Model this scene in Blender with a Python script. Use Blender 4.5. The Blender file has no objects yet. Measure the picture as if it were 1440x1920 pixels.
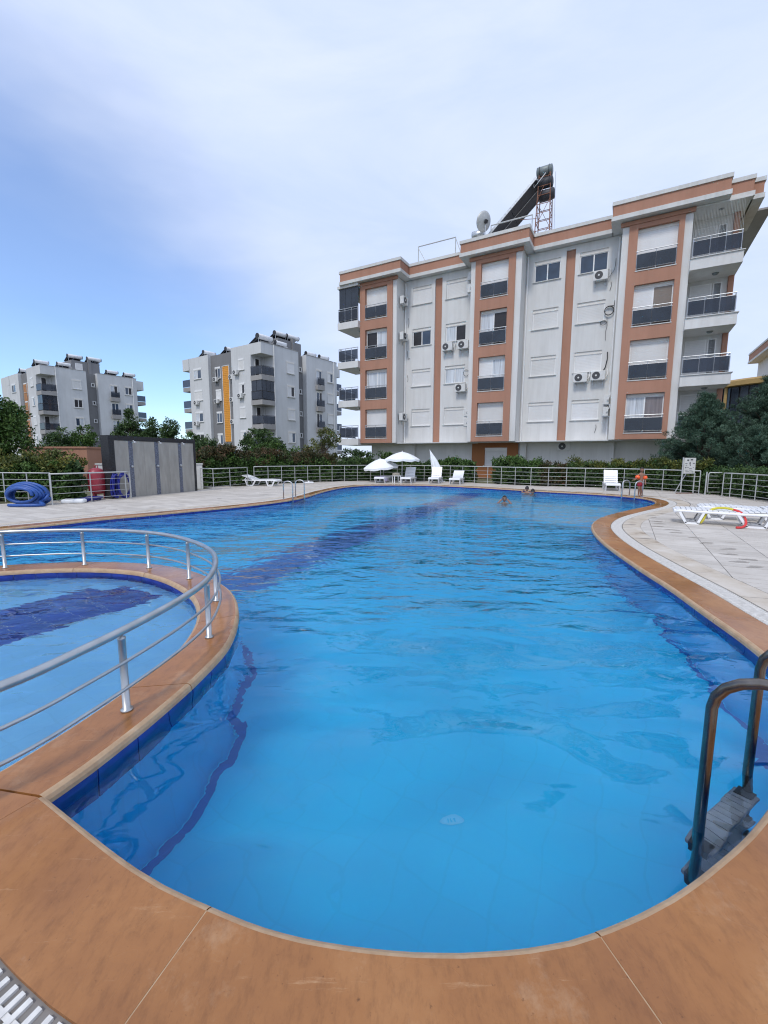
import bpy, bmesh, math, random
import numpy as np
from mathutils import Vector, Matrix
from mathutils.geometry import tessellate_polygon
random.seed(7)
SC = bpy.context.scene
COL = SC.collection
PI = math.pi

# ------------------------------------------------------------------ camera, sky, sun, exposure
cam_d = bpy.data.cameras.new('camera')
cam = bpy.data.objects.new('camera', cam_d); COL.objects.link(cam)
cam_d.sensor_fit = 'HORIZONTAL'; cam_d.sensor_width = 36.0; cam_d.lens = 20.0
cam_d.clip_start = 0.05; cam_d.clip_end = 6000
cam.matrix_world = Matrix.Translation((0, 0, 1.5)) @ Matrix.Rotation(PI / 2 - 0.128, 4, 'X') @ Matrix.Rotation(0.004, 4, 'Z')
SC.camera = cam

SUN_EL, SUN_AZ = math.radians(52), math.radians(-152)      # azimuth from +Y towards +X
SUN_STRENGTH, SUN_SOFT = 1.5, 11
SKY_STRENGTH = 0.15
EXPOSURE = 0.22

world = bpy.data.worlds.new('World'); SC.world = world; world.use_nodes = True
wn = world.node_tree.nodes; wl = world.node_tree.links; wn.clear()
def wnode(t, **k):
    n = wn.new(t)
    for a, b in k.items(): setattr(n, a, b)
    return n
sky = wnode('ShaderNodeTexSky', sky_type='NISHITA'); sky.sun_disc = False
sky.sun_elevation = SUN_EL; sky.sun_rotation = SUN_AZ; sky.air_density = 1.0; sky.dust_density = 0.1; sky.ozone_density = 3.0
sky_s = wnode('ShaderNodeVectorMath', operation='MULTIPLY'); sky_s.inputs[1].default_value = (SKY_STRENGTH * 0.88, SKY_STRENGTH * 1.04, SKY_STRENGTH * 1.25)
wl.new(sky.outputs[0], sky_s.inputs[0])
tc = wnode('ShaderNodeTexCoord')
nz = wnode('ShaderNodeTexNoise'); nz.inputs['Scale'].default_value = 1.6; nz.inputs['Detail'].default_value = 5; nz.inputs['Roughness'].default_value = 0.55
mp = wnode('ShaderNodeMapping'); mp.inputs['Scale'].default_value = (1.0, 1.0, 2.4); mp.inputs['Rotation'].default_value = (0.3, 0.5, 0.2)
wl.new(tc.outputs['Generated'], mp.inputs[0]); wl.new(mp.outputs[0], nz.inputs['Vector'])
# thin cloud veil over the whole sky with one clearing low on the left
caz, cel = math.radians(-47), math.radians(-4)
cdir = (math.sin(caz) * math.cos(cel), math.cos(caz) * math.cos(cel), math.sin(cel))
dot = wnode('ShaderNodeVectorMath', operation='DOT_PRODUCT'); dot.inputs[1].default_value = cdir
wl.new(tc.outputs['Generated'], dot.inputs[0])
ang = wnode('ShaderNodeMath', operation='ARCCOSINE'); wl.new(dot.outputs['Value'], ang.inputs[0])
wob = wnode('ShaderNodeMath', operation='MULTIPLY_ADD'); wob.inputs[1].default_value = 0.42; wl.new(nz.outputs['Fac'], wob.inputs[0]); wl.new(ang.outputs[0], wob.inputs[2])
cov = wnode('ShaderNodeMapRange', interpolation_type='SMOOTHSTEP')
cov.inputs['From Min'].default_value = 0.64; cov.inputs['From Max'].default_value = 1.06
cov.inputs['To Min'].default_value = 0.18; cov.inputs['To Max'].default_value = 0.95
wl.new(wob.outputs[0], cov.inputs['Value'])
nz2 = wnode('ShaderNodeTexNoise'); nz2.inputs['Scale'].default_value = 2.4; nz2.inputs['Detail'].default_value = 9; nz2.inputs['Roughness'].default_value = 0.58; nz2.inputs['Distortion'].default_value = 0.5
mp2 = wnode('ShaderNodeMapping'); mp2.inputs['Scale'].default_value = (0.8, 1.1, 2.6); mp2.inputs['Rotation'].default_value = (0.1, 0.7, 0.6)
wl.new(tc.outputs['Generated'], mp2.inputs[0]); wl.new(mp2.outputs[0], nz2.inputs['Vector'])
cr = wnode('ShaderNodeValToRGB')
cr.color_ramp.elements[0].position = 0.34; cr.color_ramp.elements[0].color = (0.57, 0.68, 0.95, 1)
cr.color_ramp.elements[1].position = 0.66; cr.color_ramp.elements[1].color = (0.695, 0.775, 0.965, 1)
wl.new(nz2.outputs['Fac'], cr.inputs[0])
mixw = wnode('ShaderNodeMix', data_type='RGBA')
wl.new(cov.outputs[0], mixw.inputs[0]); wl.new(sky_s.outputs[0], mixw.inputs[6]); wl.new(cr.outputs[0], mixw.inputs[7])
bgn = wnode('ShaderNodeBackground'); bgn.inputs['Strength'].default_value = 1.0
wl.new(mixw.outputs[2], bgn.inputs['Color'])
wo = wnode('ShaderNodeOutputWorld'); wl.new(bgn.outputs[0], wo.inputs['Surface'])

sd = bpy.data.lights.new('sun', 'SUN'); sd.energy = SUN_STRENGTH; sd.angle = math.radians(SUN_SOFT); sd.color = (1.0, 0.95, 0.88)
sun = bpy.data.objects.new('sun', sd); COL.objects.link(sun)
sv = Vector((math.sin(SUN_AZ) * math.cos(SUN_EL), math.cos(SUN_AZ) * math.cos(SUN_EL), math.sin(SUN_EL)))
sun.rotation_euler = sv.to_track_quat('Z', 'Y').to_euler(); sun.location = sv * 60

SC.view_settings.view_transform = 'Standard'; SC.view_settings.look = 'None'
SC.view_settings.exposure = EXPOSURE; SC.view_settings.gamma = 1.0; SC.view_settings.use_curve_mapping = False
SC.render.engine = 'CYCLES'
SC.cycles.use_denoising = True; SC.cycles.filter_width = 1.15
SC.cycles.max_bounces = 10; SC.cycles.transmission_bounces = 8; SC.cycles.glossy_bounces = 4; SC.cycles.transparent_max_bounces = 8
SC.cycles.sample_clamp_indirect = 6.0

# ------------------------------------------------------------------ materials
def newmat(name):
    m = bpy.data.materials.new(name); m.use_nodes = True
    nt = m.node_tree; b = nt.nodes['Principled BSDF']
    return m, nt, b
def N(nt, t, **k):
    n = nt.nodes.new(t)
    for a, v in k.items(): setattr(n, a, v)
    return n
def noise(nt, scale, detail=4, rough=0.55, stretch=(1, 1, 1), coord='Object'):
    t = N(nt, 'ShaderNodeTexCoord'); mpn = N(nt, 'ShaderNodeMapping'); mpn.inputs['Scale'].default_value = stretch
    n = N(nt, 'ShaderNodeTexNoise'); n.inputs['Scale'].default_value = scale; n.inputs['Detail'].default_value = detail; n.inputs['Roughness'].default_value = rough
    if coord == 'World':
        g = N(nt, 'ShaderNodeNewGeometry'); nt.links.new(g.outputs['Position'], mpn.inputs[0])
    else:
        nt.links.new(t.outputs[coord], mpn.inputs[0])
    nt.links.new(mpn.outputs[0], n.inputs['Vector']); return n
def ramp(nt, fac, stops):
    r = N(nt, 'ShaderNodeValToRGB'); e = r.color_ramp.elements
    while len(e) < len(stops): e.new(0.5)
    for el, (p, c) in zip(e, stops): el.position = p; el.color = (*c, 1)
    nt.links.new(fac, r.inputs[0]); return r
def mixc(nt, fac, a, b, mode='MIX'):
    m = N(nt, 'ShaderNodeMix', data_type='RGBA', blend_type=mode)
    for s, v in ((m.inputs[0], fac), (m.inputs[6], a), (m.inputs[7], b)):
        if isinstance(v, (int, float)): s.default_value = v
        elif isinstance(v, tuple): s.default_value = (*v, 1)
        else: nt.links.new(v, s)
    return m.outputs[2]
def bump(nt, b, h, strength=0.3, dist=0.02):
    bn = N(nt, 'ShaderNodeBump'); bn.inputs['Strength'].default_value = strength; bn.inputs['Distance'].default_value = dist
    nt.links.new(h, bn.inputs['Height']); nt.links.new(bn.outputs[0], b.inputs['Normal']); return bn
def sc(c, k): return tuple(min(1, x * k) for x in c)
def simple(name, col, rough=0.5, metal=0.0, var=0.12, scale=3.0, stretch=(1, 1, 1), bmp=0.0, bscale=40, spec=0.5, coord='World'):
    m, nt, b = newmat(name)
    n = noise(nt, scale, 5, 0.6, stretch, coord)
    r = ramp(nt, n.outputs['Fac'], [(0.3, sc(col, 1 - var)), (0.7, sc(col, 1 + var))])
    nt.links.new(r.outputs[0], b.inputs['Base Color'])
    b.inputs['Roughness'].default_value = rough; b.inputs['Metallic'].default_value = metal; b.inputs['Specular IOR Level'].default_value = spec
    if bmp: bump(nt, b, noise(nt, bscale, 4, 0.6, (1, 1, 1), coord).outputs['Fac'], bmp, 0.01)
    return m
def plaster(name, col, streak=0.18):
    m, nt, b = newmat(name)
    big = noise(nt, 0.7, 5, 0.6, (1, 1, 0.6), 'World')
    st = noise(nt, 2.2, 6, 0.65, (1.4, 1.4, 0.09), 'World')
    base = ramp(nt, big.outputs['Fac'], [(0.3, sc(col, 0.92)), (0.7, sc(col, 1.04))])
    dirt = ramp(nt, st.outputs['Fac'], [(0.45, (1, 1, 1)), (0.78, (1 - streak, 1 - streak * 1.03, 1 - streak * 1.1))])
    c = mixc(nt, 1.0, base.outputs[0], dirt.outputs[0], 'MULTIPLY')
    nt.links.new(c, b.inputs['Base Color']); b.inputs['Roughness'].default_value = 0.85; b.inputs['Specular IOR Level'].default_value = 0.2
    bump(nt, b, noise(nt, 60, 3, 0.6, (1, 1, 1), 'World').outputs['Fac'], 0.15, 0.01)
    return m
def shutter(name, col):
    m, nt, b = newmat(name)
    t = N(nt, 'ShaderNodeNewGeometry'); w = N(nt, 'ShaderNodeTexWave', wave_type='BANDS', bands_direction='Z', wave_profile='SAW')
    w.inputs['Scale'].default_value = 3.4; w.inputs['Distortion'].default_value = 0.0
    nt.links.new(t.outputs['Position'], w.inputs['Vector'])
    n = noise(nt, 1.5, 4, 0.6, (1, 1, 0.4), 'World')
    r = ramp(nt, n.outputs['Fac'], [(0.3, sc(col, 0.93)), (0.7, sc(col, 1.03))])
    oi = N(nt, 'ShaderNodeObjectInfo'); tv = ramp(nt, oi.outputs['Random'], [(0.0, (0.86, 0.85, 0.82)), (1.0, (1, 1, 1))]); r = N(nt, 'ShaderNodeMix', data_type='RGBA', blend_type='MULTIPLY') if False else r
    c = mixc(nt, 1.0, r.outputs[0], tv.outputs[0], 'MULTIPLY')
    c = mixc(nt, 0.6, c, ramp(nt, w.outputs['Fac'], [(0.0, (0.62, 0.62, 0.64)), (0.16, (1, 1, 1)), (1.0, (0.93, 0.93, 0.93))]).outputs[0], 'MULTIPLY')
    nt.links.new(c, b.inputs['Base Color']); b.inputs['Roughness'].default_value = 0.55
    bump(nt, b, w.outputs['Fac'], 0.5, 0.012)
    return m
def glass_dark(name, col, rough=0.06):
    m, nt, b = newmat(name)
    n = noise(nt, 0.9, 3, 0.5, (1, 1, 1), 'World')
    r = ramp(nt, n.outputs['Fac'], [(0.3, sc(col, 0.6)), (0.7, sc(col, 1.4))])
    nt.links.new(r.outputs[0], b.inputs['Base Color']); b.inputs['Roughness'].default_value = rough; b.inputs['Specular IOR Level'].default_value = 0.7
    bump(nt, b, noise(nt, 0.8, 2, 0.5, (1, 1, 1), 'World').outputs['Fac'], 0.05, 0.05)
    return m
def tinted(name, col, alpha, rough=0.04):
    m, nt, b = newmat(name)
    out = nt.nodes['Material Output']
    n = noise(nt, 1.2, 3, 0.5, (1, 1, 1), 'World')
    r = ramp(nt, n.outputs['Fac'], [(0.3, sc(col, 0.75)), (0.7, sc(col, 1.25))]); nt.links.new(r.outputs[0], b.inputs['Base Color'])
    b.inputs['Roughness'].default_value = rough
    tr = N(nt, 'ShaderNodeBsdfTransparent'); tr.inputs[0].default_value = (0.5, 0.55, 0.62, 1)
    mx = N(nt, 'ShaderNodeMixShader'); mx.inputs[0].default_value = alpha
    nt.links.new(tr.outputs[0], mx.inputs[1]); nt.links.new(b.outputs[0], mx.inputs[2]); nt.links.new(mx.outputs[0], out.inputs['Surface'])
    return m
def curtain(name, col):
    m, nt, b = newmat(name)
    n = noise(nt, 9, 3, 0.5, (1, 1, 0.04), 'World')
    r = ramp(nt, n.outputs['Fac'], [(0.3, sc(col, 0.62)), (0.65, sc(col, 1.08))]); nt.links.new(r.outputs[0], b.inputs['Base Color'])
    b.inputs['Roughness'].default_value = 0.5; b.inputs['Coat Weight'].default_value = 0.5; b.inputs['Coat Roughness'].default_value = 0.03
    return m
def leafmat(name, stops, rough=0.55):
    m, nt, b = newmat(name)
    a = N(nt, 'ShaderNodeAttribute', attribute_name='tone')
    n = noise(nt, 1.3, 3, 0.5, (1, 1, 1), 'World')
    s = N(nt, 'ShaderNodeMath', operation='MULTIPLY_ADD'); s.inputs[1].default_value = 0.55; nt.links.new(a.outputs['Fac'], s.inputs[0])
    s2 = N(nt, 'ShaderNodeMath', operation='MULTIPLY'); s2.inputs[1].default_value = 0.5; nt.links.new(n.outputs['Fac'], s2.inputs[0]); nt.links.new(s2.outputs[0], s.inputs[2])
    r = ramp(nt, s.outputs[0], stops); nt.links.new(r.outputs[0], b.inputs['Base Color'])
    b.inputs['Roughness'].default_value = rough; b.inputs['Specular IOR Level'].default_value = 0.3
    return m

M = {}
M['white_plaster'] = plaster('white_plaster', (0.69, 0.685, 0.665), 0.12)
M['grey_white_plaster'] = plaster('grey_white_plaster', (0.62, 0.63, 0.635), 0.08)
M['shaded_ground_plaster'] = plaster('shaded_ground_plaster', (0.52, 0.51, 0.485), 0.1)  # ground floor walls: shade under the overhang put into the plaster colour
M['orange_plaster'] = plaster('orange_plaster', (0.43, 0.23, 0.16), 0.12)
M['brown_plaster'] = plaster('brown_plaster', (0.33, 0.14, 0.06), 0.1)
M['grey_plaster'] = plaster('grey_plaster', (0.22, 0.22, 0.225), 0.1)
M['slab_grey'] = plaster('slab_grey', (0.36, 0.35, 0.34), 0.12)
M['trim_white'] = plaster('trim_white', (0.64, 0.64, 0.62), 0.16)
M['shutter'] = shutter('shutter', (0.80, 0.80, 0.80))
M['shutter_beige'] = shutter('shutter_beige', (0.66, 0.63, 0.58))
M['shutter_brown'] = shutter('shutter_brown', (0.24, 0.20, 0.17))
M['pvc'] = simple('pvc', (0.80, 0.80, 0.79), 0.4, var=0.05)
M['cream_box'] = simple('cream_box', (0.74, 0.71, 0.66), 0.5, var=0.06)
M['pane'] = glass_dark('pane', (0.035, 0.06, 0.10))
M['pane_dark'] = simple('pane_dark', (0.02, 0.018, 0.02), 0.35, var=0.4)
M['curtain'] = curtain('curtain', (0.62, 0.66, 0.70))
M['curtain_brown'] = curtain('curtain_brown', (0.22, 0.19, 0.19))
M['smoked'] = tinted('smoked', (0.035, 0.045, 0.06), 0.86)
M['smoked_clear'] = tinted('smoked_clear', (0.05, 0.06, 0.08), 0.62)
M['steel'] = simple('steel', (0.50, 0.52, 0.54), 0.45, 0.9, var=0.08, scale=6)
M['steel_dull'] = simple('steel_dull', (0.48, 0.49, 0.49), 0.36, 0.9, var=0.12, scale=8)
M['painted_steel'] = simple('painted_steel', (0.50, 0.51, 0.50), 0.5, 0.3, var=0.12, scale=7)
M['galv'] = simple('galv', (0.55, 0.57, 0.58), 0.38, 0.9, var=0.2, scale=9)
M['rusty_steel'] = simple('rusty_steel', (0.24, 0.11, 0.07), 0.75, 0.2, var=0.35, scale=9)
M['ac_white'] = simple('ac_white', (0.66, 0.66, 0.64), 0.45, var=0.08, scale=5)
M['black_plastic'] = simple('black_plastic', (0.025, 0.025, 0.028), 0.5, var=0.3)
M['fan'] = simple('fan', (0.06, 0.06, 0.065), 0.5, var=0.3)
M['solar'] = glass_dark('solar', (0.012, 0.016, 0.026), 0.12)
M['tank_grey'] = simple('tank_grey', (0.20, 0.23, 0.23), 0.5, 0.3, var=0.2)
M['tank_black'] = simple('tank_black', (0.035, 0.037, 0.045), 0.55, var=0.25)
M['tank_rust'] = simple('tank_rust', (0.30, 0.25, 0.20), 0.6, 0.4, var=0.4, scale=5)
M['tank_white'] = simple('tank_white', (0.74, 0.75, 0.76), 0.35, 0.0, var=0.12)
M['yellow_clad'] = simple('yellow_clad', (0.72, 0.30, 0.025), 0.55, var=0.1)
M['wood_clad'] = simple('wood_clad', (0.45, 0.20, 0.07), 0.6, var=0.2)
M['white_plastic'] = simple('white_plastic', (0.86, 0.87, 0.88), 0.35, var=0.04, scale=4)
M['plastic_inner'] = simple('plastic_inner', (0.30, 0.30, 0.31), 0.6, var=0.1)
M['white_fabric'] = simple('white_fabric', (0.84, 0.86, 0.87), 0.8, var=0.05, scale=3)
M['lilac_towel'] = simple('lilac_towel', (0.58, 0.54, 0.72), 0.9, var=0.12, scale=12)
M['beige_bag'] = simple('beige_bag', (0.30, 0.27, 0.22), 0.8, var=0.25, scale=14)
M['hose_blue'] = simple('hose_blue', (0.022, 0.085, 0.32), 0.45, var=0.2, scale=9)
M['hose_navy'] = simple('hose_navy', (0.012, 0.02, 0.22), 0.4, var=0.25, scale=9)
M['tank_red'] = simple('tank_red', (0.30, 0.028, 0.045), 0.4, var=0.15, scale=5)
M['orange_float'] = simple('orange_float', (0.95, 0.13, 0.03), 0.3, var=0.06)
M['yellow_foam'] = simple('yellow_foam', (0.62, 0.55, 0.06), 0.7, var=0.1)
M['red_foam'] = simple('red_foam', (0.66, 0.05, 0.05), 0.7, var=0.1)
M['red_cloth'] = simple('red_cloth', (0.30, 0.015, 0.03), 0.8, var=0.75, scale=26)
M['skin'] = simple('skin', (0.27, 0.14, 0.09), 0.5, var=0.1, scale=6)
M['skin_pale'] = simple('skin_pale', (0.33, 0.19, 0.13), 0.5, var=0.1, scale=6)
M['hair'] = simple('hair', (0.012, 0.009, 0.008), 0.45, var=0.3, scale=30)
M['bark'] = simple('bark', (0.12, 0.085, 0.06), 0.9, var=0.3, scale=12, bmp=0.5)
M['black_granite'] = simple('black_granite', (0.018, 0.019, 0.022), 0.5, var=0.75, scale=22)
M['blue_granite'] = simple('blue_granite', (0.13, 0.145, 0.19), 0.35, var=0.6, scale=24)
M['grey_stone'] = simple('grey_stone', (0.35, 0.335, 0.30), 0.6, var=0.16, scale=5, stretch=(1, 1, 0.25), bmp=0.2, bscale=70)
M['sign_face'] = simple('sign_face', (0.60, 0.60, 0.56), 0.5, var=0.1)
M['ink'] = simple('ink', (0.05, 0.05, 0.06), 0.6, var=0.2)
M['lime'] = simple('lime', (0.60, 0.47, 0.05), 0.7, var=0.1)
M['cream_roof'] = simple('cream_roof', (0.40, 0.26, 0.09), 0.6, var=0.1)
M['grate_white'] = simple('grate_white', (0.66, 0.64, 0.60), 0.5, var=0.16, scale=25)
M['channel'] = simple('channel', (0.075, 0.055, 0.042), 0.8, var=0.3)
M['joint'] = simple('joint', (0.20, 0.185, 0.17), 0.9, var=0.2, scale=6)
M['step_grey'] = simple('step_grey', (0.20, 0.21, 0.23), 0.55, var=0.25, scale=14)
M['old_steel'] = simple('old_steel', (0.20, 0.175, 0.15), 0.26, 1.0, var=0.35, scale=14, stretch=(1, 1, 0.3))
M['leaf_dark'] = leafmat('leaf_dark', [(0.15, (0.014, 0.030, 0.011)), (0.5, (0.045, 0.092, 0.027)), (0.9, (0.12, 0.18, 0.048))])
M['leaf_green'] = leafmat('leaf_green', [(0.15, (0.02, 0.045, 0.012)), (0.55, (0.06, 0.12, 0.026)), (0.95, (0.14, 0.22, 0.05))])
M['leaf_yellow'] = leafmat('leaf_yellow', [(0.15, (0.022, 0.04, 0.010)), (0.5, (0.075, 0.10, 0.022)), (0.8, (0.20, 0.19, 0.035)), (0.97, (0.36, 0.24, 0.05))])
M['leaf_red'] = leafmat('leaf_red', [(0.15, (0.02, 0.026, 0.012)), (0.5, (0.055, 0.062, 0.022)), (0.75, (0.13, 0.065, 0.035)), (0.97, (0.20, 0.07, 0.045))])
M['leaf_olive'] = leafmat('leaf_olive', [(0.15, (0.03, 0.04, 0.012)), (0.55, (0.10, 0.12, 0.03)), (0.95, (0.22, 0.20, 0.06))])
M['leaf_conifer'] = leafmat('leaf_conifer', [(0.15, (0.010, 0.026, 0.014)), (0.5, (0.044, 0.090, 0.056)), (0.9, (0.13, 0.20, 0.135))], 0.6)

def coping_mat():
    m, nt, b = newmat('sandstone')
    oi = N(nt, 'ShaderNodeObjectInfo')
    a = noise(nt, 1.6, 8, 0.62, (1, 1, 1), 'World'); f = noise(nt, 26, 10, 0.75, (1.0, 0.4, 1), 'World')
    base = ramp(nt, a.outputs['Fac'], [(0.22, (0.23, 0.088, 0.028)), (0.5, (0.36, 0.152, 0.046)), (0.78, (0.48, 0.235, 0.088))])
    fine = ramp(nt, f.outputs['Fac'], [(0.25, (0.55, 0.52, 0.50)), (0.52, (1, 1, 1)), (0.8, (1.0, 1.0, 1.0))])
    c = mixc(nt, 0.75, base.outputs[0], fine.outputs[0], 'MULTIPLY')
    chalk = noise(nt, 3.1, 9, 0.72, (1, 1, 1), 'World')
    cf = ramp(nt, chalk.outputs['Fac'], [(0.56, (0, 0, 0)), (0.74, (0.38, 0.38, 0.38))])
    c = mixc(nt, cf.outputs[0], c, (0.60, 0.42, 0.26))
    tone = N(nt, 'ShaderNodeMapRange'); tone.inputs['To Min'].default_value = 0.93; tone.inputs['To Max'].default_value = 1.04
    nt.links.new(oi.outputs['Random'], tone.inputs['Value'])
    hs = N(nt, 'ShaderNodeHueSaturation'); nt.links.new(tone.outputs[0], hs.inputs['Value']); nt.links.new(c, hs.inputs['Color'])
    sc1 = noise(nt, 5.0, 9, 0.8, (0.35, 3.0, 1), 'World'); sf = ramp(nt, sc1.outputs['Fac'], [(0.60, (0, 0, 0)), (0.70, (0.45, 0.45, 0.45))])
    pit = noise(nt, 55, 3, 0.6, (1, 1, 1), 'World'); pf = ramp(nt, pit.outputs['Fac'], [(0.22, (0.45, 0.42, 0.4)), (0.34, (1, 1, 1))])
    cc = mixc(nt, sf.outputs[0], hs.outputs[0], (0.62, 0.40, 0.22)); cc = mixc(nt, 1.0, cc, pf.outputs[0], 'MULTIPLY')
    nt.links.new(cc, b.inputs['Base Color'])
    wet = noise(nt, 0.55, 4, 0.55, (1, 1, 1), 'World')
    rr = N(nt, 'ShaderNodeMapRange'); rr.inputs['From Min'].default_value = 0.42; rr.inputs['From Max'].default_value = 0.6; rr.inputs['To Min'].default_value = 0.36; rr.inputs['To Max'].default_value = 0.08
    b.inputs['Specular IOR Level'].default_value = 0.5; nt.links.new(wet.outputs['Fac'], rr.inputs['Value']); nt.links.new(rr.outputs[0], b.inputs['Roughness'])
    bump(nt, b, f.outputs['Fac'], 0.10, 0.01)
    return m
def nose_mat():
    m, nt, b = newmat('worn_edge')
    f = noise(nt, 9, 8, 0.7, (1, 1, 1), 'World')
    r = ramp(nt, f.outputs['Fac'], [(0.3, (0.36, 0.22, 0.12)), (0.6, (0.48, 0.33, 0.20)), (0.8, (0.55, 0.42, 0.29))])
    nt.links.new(r.outputs[0], b.inputs['Base Color']); b.inputs['Roughness'].default_value = 0.6; bump(nt, b, f.outputs['Fac'], 0.3, 0.01)
    return m
def deck_mat():
    m, nt, b = newmat('travertine_paver')
    oi = N(nt, 'ShaderNodeObjectInfo')
    a = noise(nt, 1.1, 6, 0.6, (1, 1, 1), 'World')
    g = N(nt, 'ShaderNodeNewGeometry'); mpn = N(nt, 'ShaderNodeMapping'); mpn.inputs['Rotation'].default_value = (0, 0, 0.5135); mpn.inputs['Scale'].default_value = (1.2, 14, 1)
    nt.links.new(g.outputs['Position'], mpn.inputs[0])
    v = N(nt, 'ShaderNodeTexNoise'); v.inputs['Scale'].default_value = 2.2; v.inputs['Detail'].default_value = 6; nt.links.new(mpn.outputs[0], v.inputs['Vector'])
    base = ramp(nt, a.outputs['Fac'], [(0.3, (0.51, 0.475, 0.425)), (0.7, (0.62, 0.585, 0.535))])
    vein = ramp(nt, v.outputs['Fac'], [(0.3, (0.84, 0.82, 0.80)), (0.55, (1, 1, 1))])
    c = mixc(nt, 0.8, base.outputs[0], vein.outputs[0], 'MULTIPLY')
    st = noise(nt, 2.6, 7, 0.7, (0.6, 2.2, 1), 'World')
    cf = ramp(nt, st.outputs['Fac'], [(0.60, (0, 0, 0)), (0.66, (0.5, 0.5, 0.5))])
    c = mixc(nt, cf.outputs[0], c, (0.30, 0.25, 0.21))
    rot = N(nt, 'ShaderNodeMapping'); rot.inputs['Rotation'].default_value = (0, 0, 0.5135); nt.links.new(g.outputs['Position'], rot.inputs[0])
    off = N(nt, 'ShaderNodeVectorMath', operation='SUBTRACT'); off.inputs[1].default_value = (1.27, 0, 0); nt.links.new(rot.outputs[0], off.inputs[0])
    dv = N(nt, 'ShaderNodeVectorMath', operation='DIVIDE'); dv.inputs[1].default_value = (0.70, 0.22, 1000); nt.links.new(off.outputs[0], dv.inputs[0])
    fl = N(nt, 'ShaderNodeVectorMath', operation='FLOOR'); nt.links.new(dv.outputs[0], fl.inputs[0])
    wn_ = N(nt, 'ShaderNodeTexWhiteNoise'); nt.links.new(fl.outputs[0], wn_.inputs['Vector'])
    tn = ramp(nt, wn_.outputs['Value'], [(0.0, (0.86, 0.85, 0.84)), (1.0, (1.04, 1.03, 1.02))])
    c = mixc(nt, 1.0, c, tn.outputs[0], 'MULTIPLY')
    nt.links.new(c, b.inputs['Base Color']); b.inputs['Roughness'].default_value = 0.7; b.inputs['Specular IOR Level'].default_value = 0.3
    bump(nt, b, v.outputs['Fac'], 0.2, 0.008)
    return m
def border_mat():
    m, nt, b = newmat('travertine_border')
    a = noise(nt, 1.4, 8, 0.7, (1, 1, 1), 'World')
    r = ramp(nt, a.outputs['Fac'], [(0.30, (0.25, 0.18, 0.12)), (0.44, (0.50, 0.43, 0.34)), (0.7, (0.63, 0.58, 0.51))])
    nt.links.new(r.outputs[0], b.inputs['Base Color']); b.inputs['Roughness'].default_value = 0.6
    bump(nt, b, a.outputs['Fac'], 0.2, 0.01)
    return m
def pool_mat(name, col, grid=7.0, dark=0.86):
    m, nt, b = newmat(name)
    g = N(nt, 'ShaderNodeNewGeometry'); mpn = N(nt, 'ShaderNodeMapping'); mpn.inputs['Rotation'].default_value = (0, 0, 0.5135)
    nt.links.new(g.outputs['Position'], mpn.inputs[0])
    br = N(nt, 'ShaderNodeTexBrick'); br.offset = 0.0; br.inputs['Scale'].default_value = grid; br.inputs['Mortar Size'].default_value = 0.014; br.inputs['Brick Width'].default_value = 0.5; br.inputs['Row Height'].default_value = 0.5
    br.inputs['Color1'].default_value = (1, 1, 1, 1); br.inputs['Color2'].default_value = (0.97, 0.97, 0.97, 1); br.inputs['Mortar'].default_value = (dark, dark, dark, 1)
    nt.links.new(mpn.outputs[0], br.inputs['Vector'])
    n = noise(nt, 0.6, 4, 0.5, (1, 1, 1), 'World')
    r = ramp(nt, n.outputs['Fac'], [(0.3, sc(col, 0.93)), (0.7, sc(col, 1.05))])
    c = mixc(nt, 1.0, r.outputs[0], br.outputs['Color'], 'MULTIPLY')
    nt.links.new(c, b.inputs['Base Color']); b.inputs['Roughness'].default_value = 0.45
    return m
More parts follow.
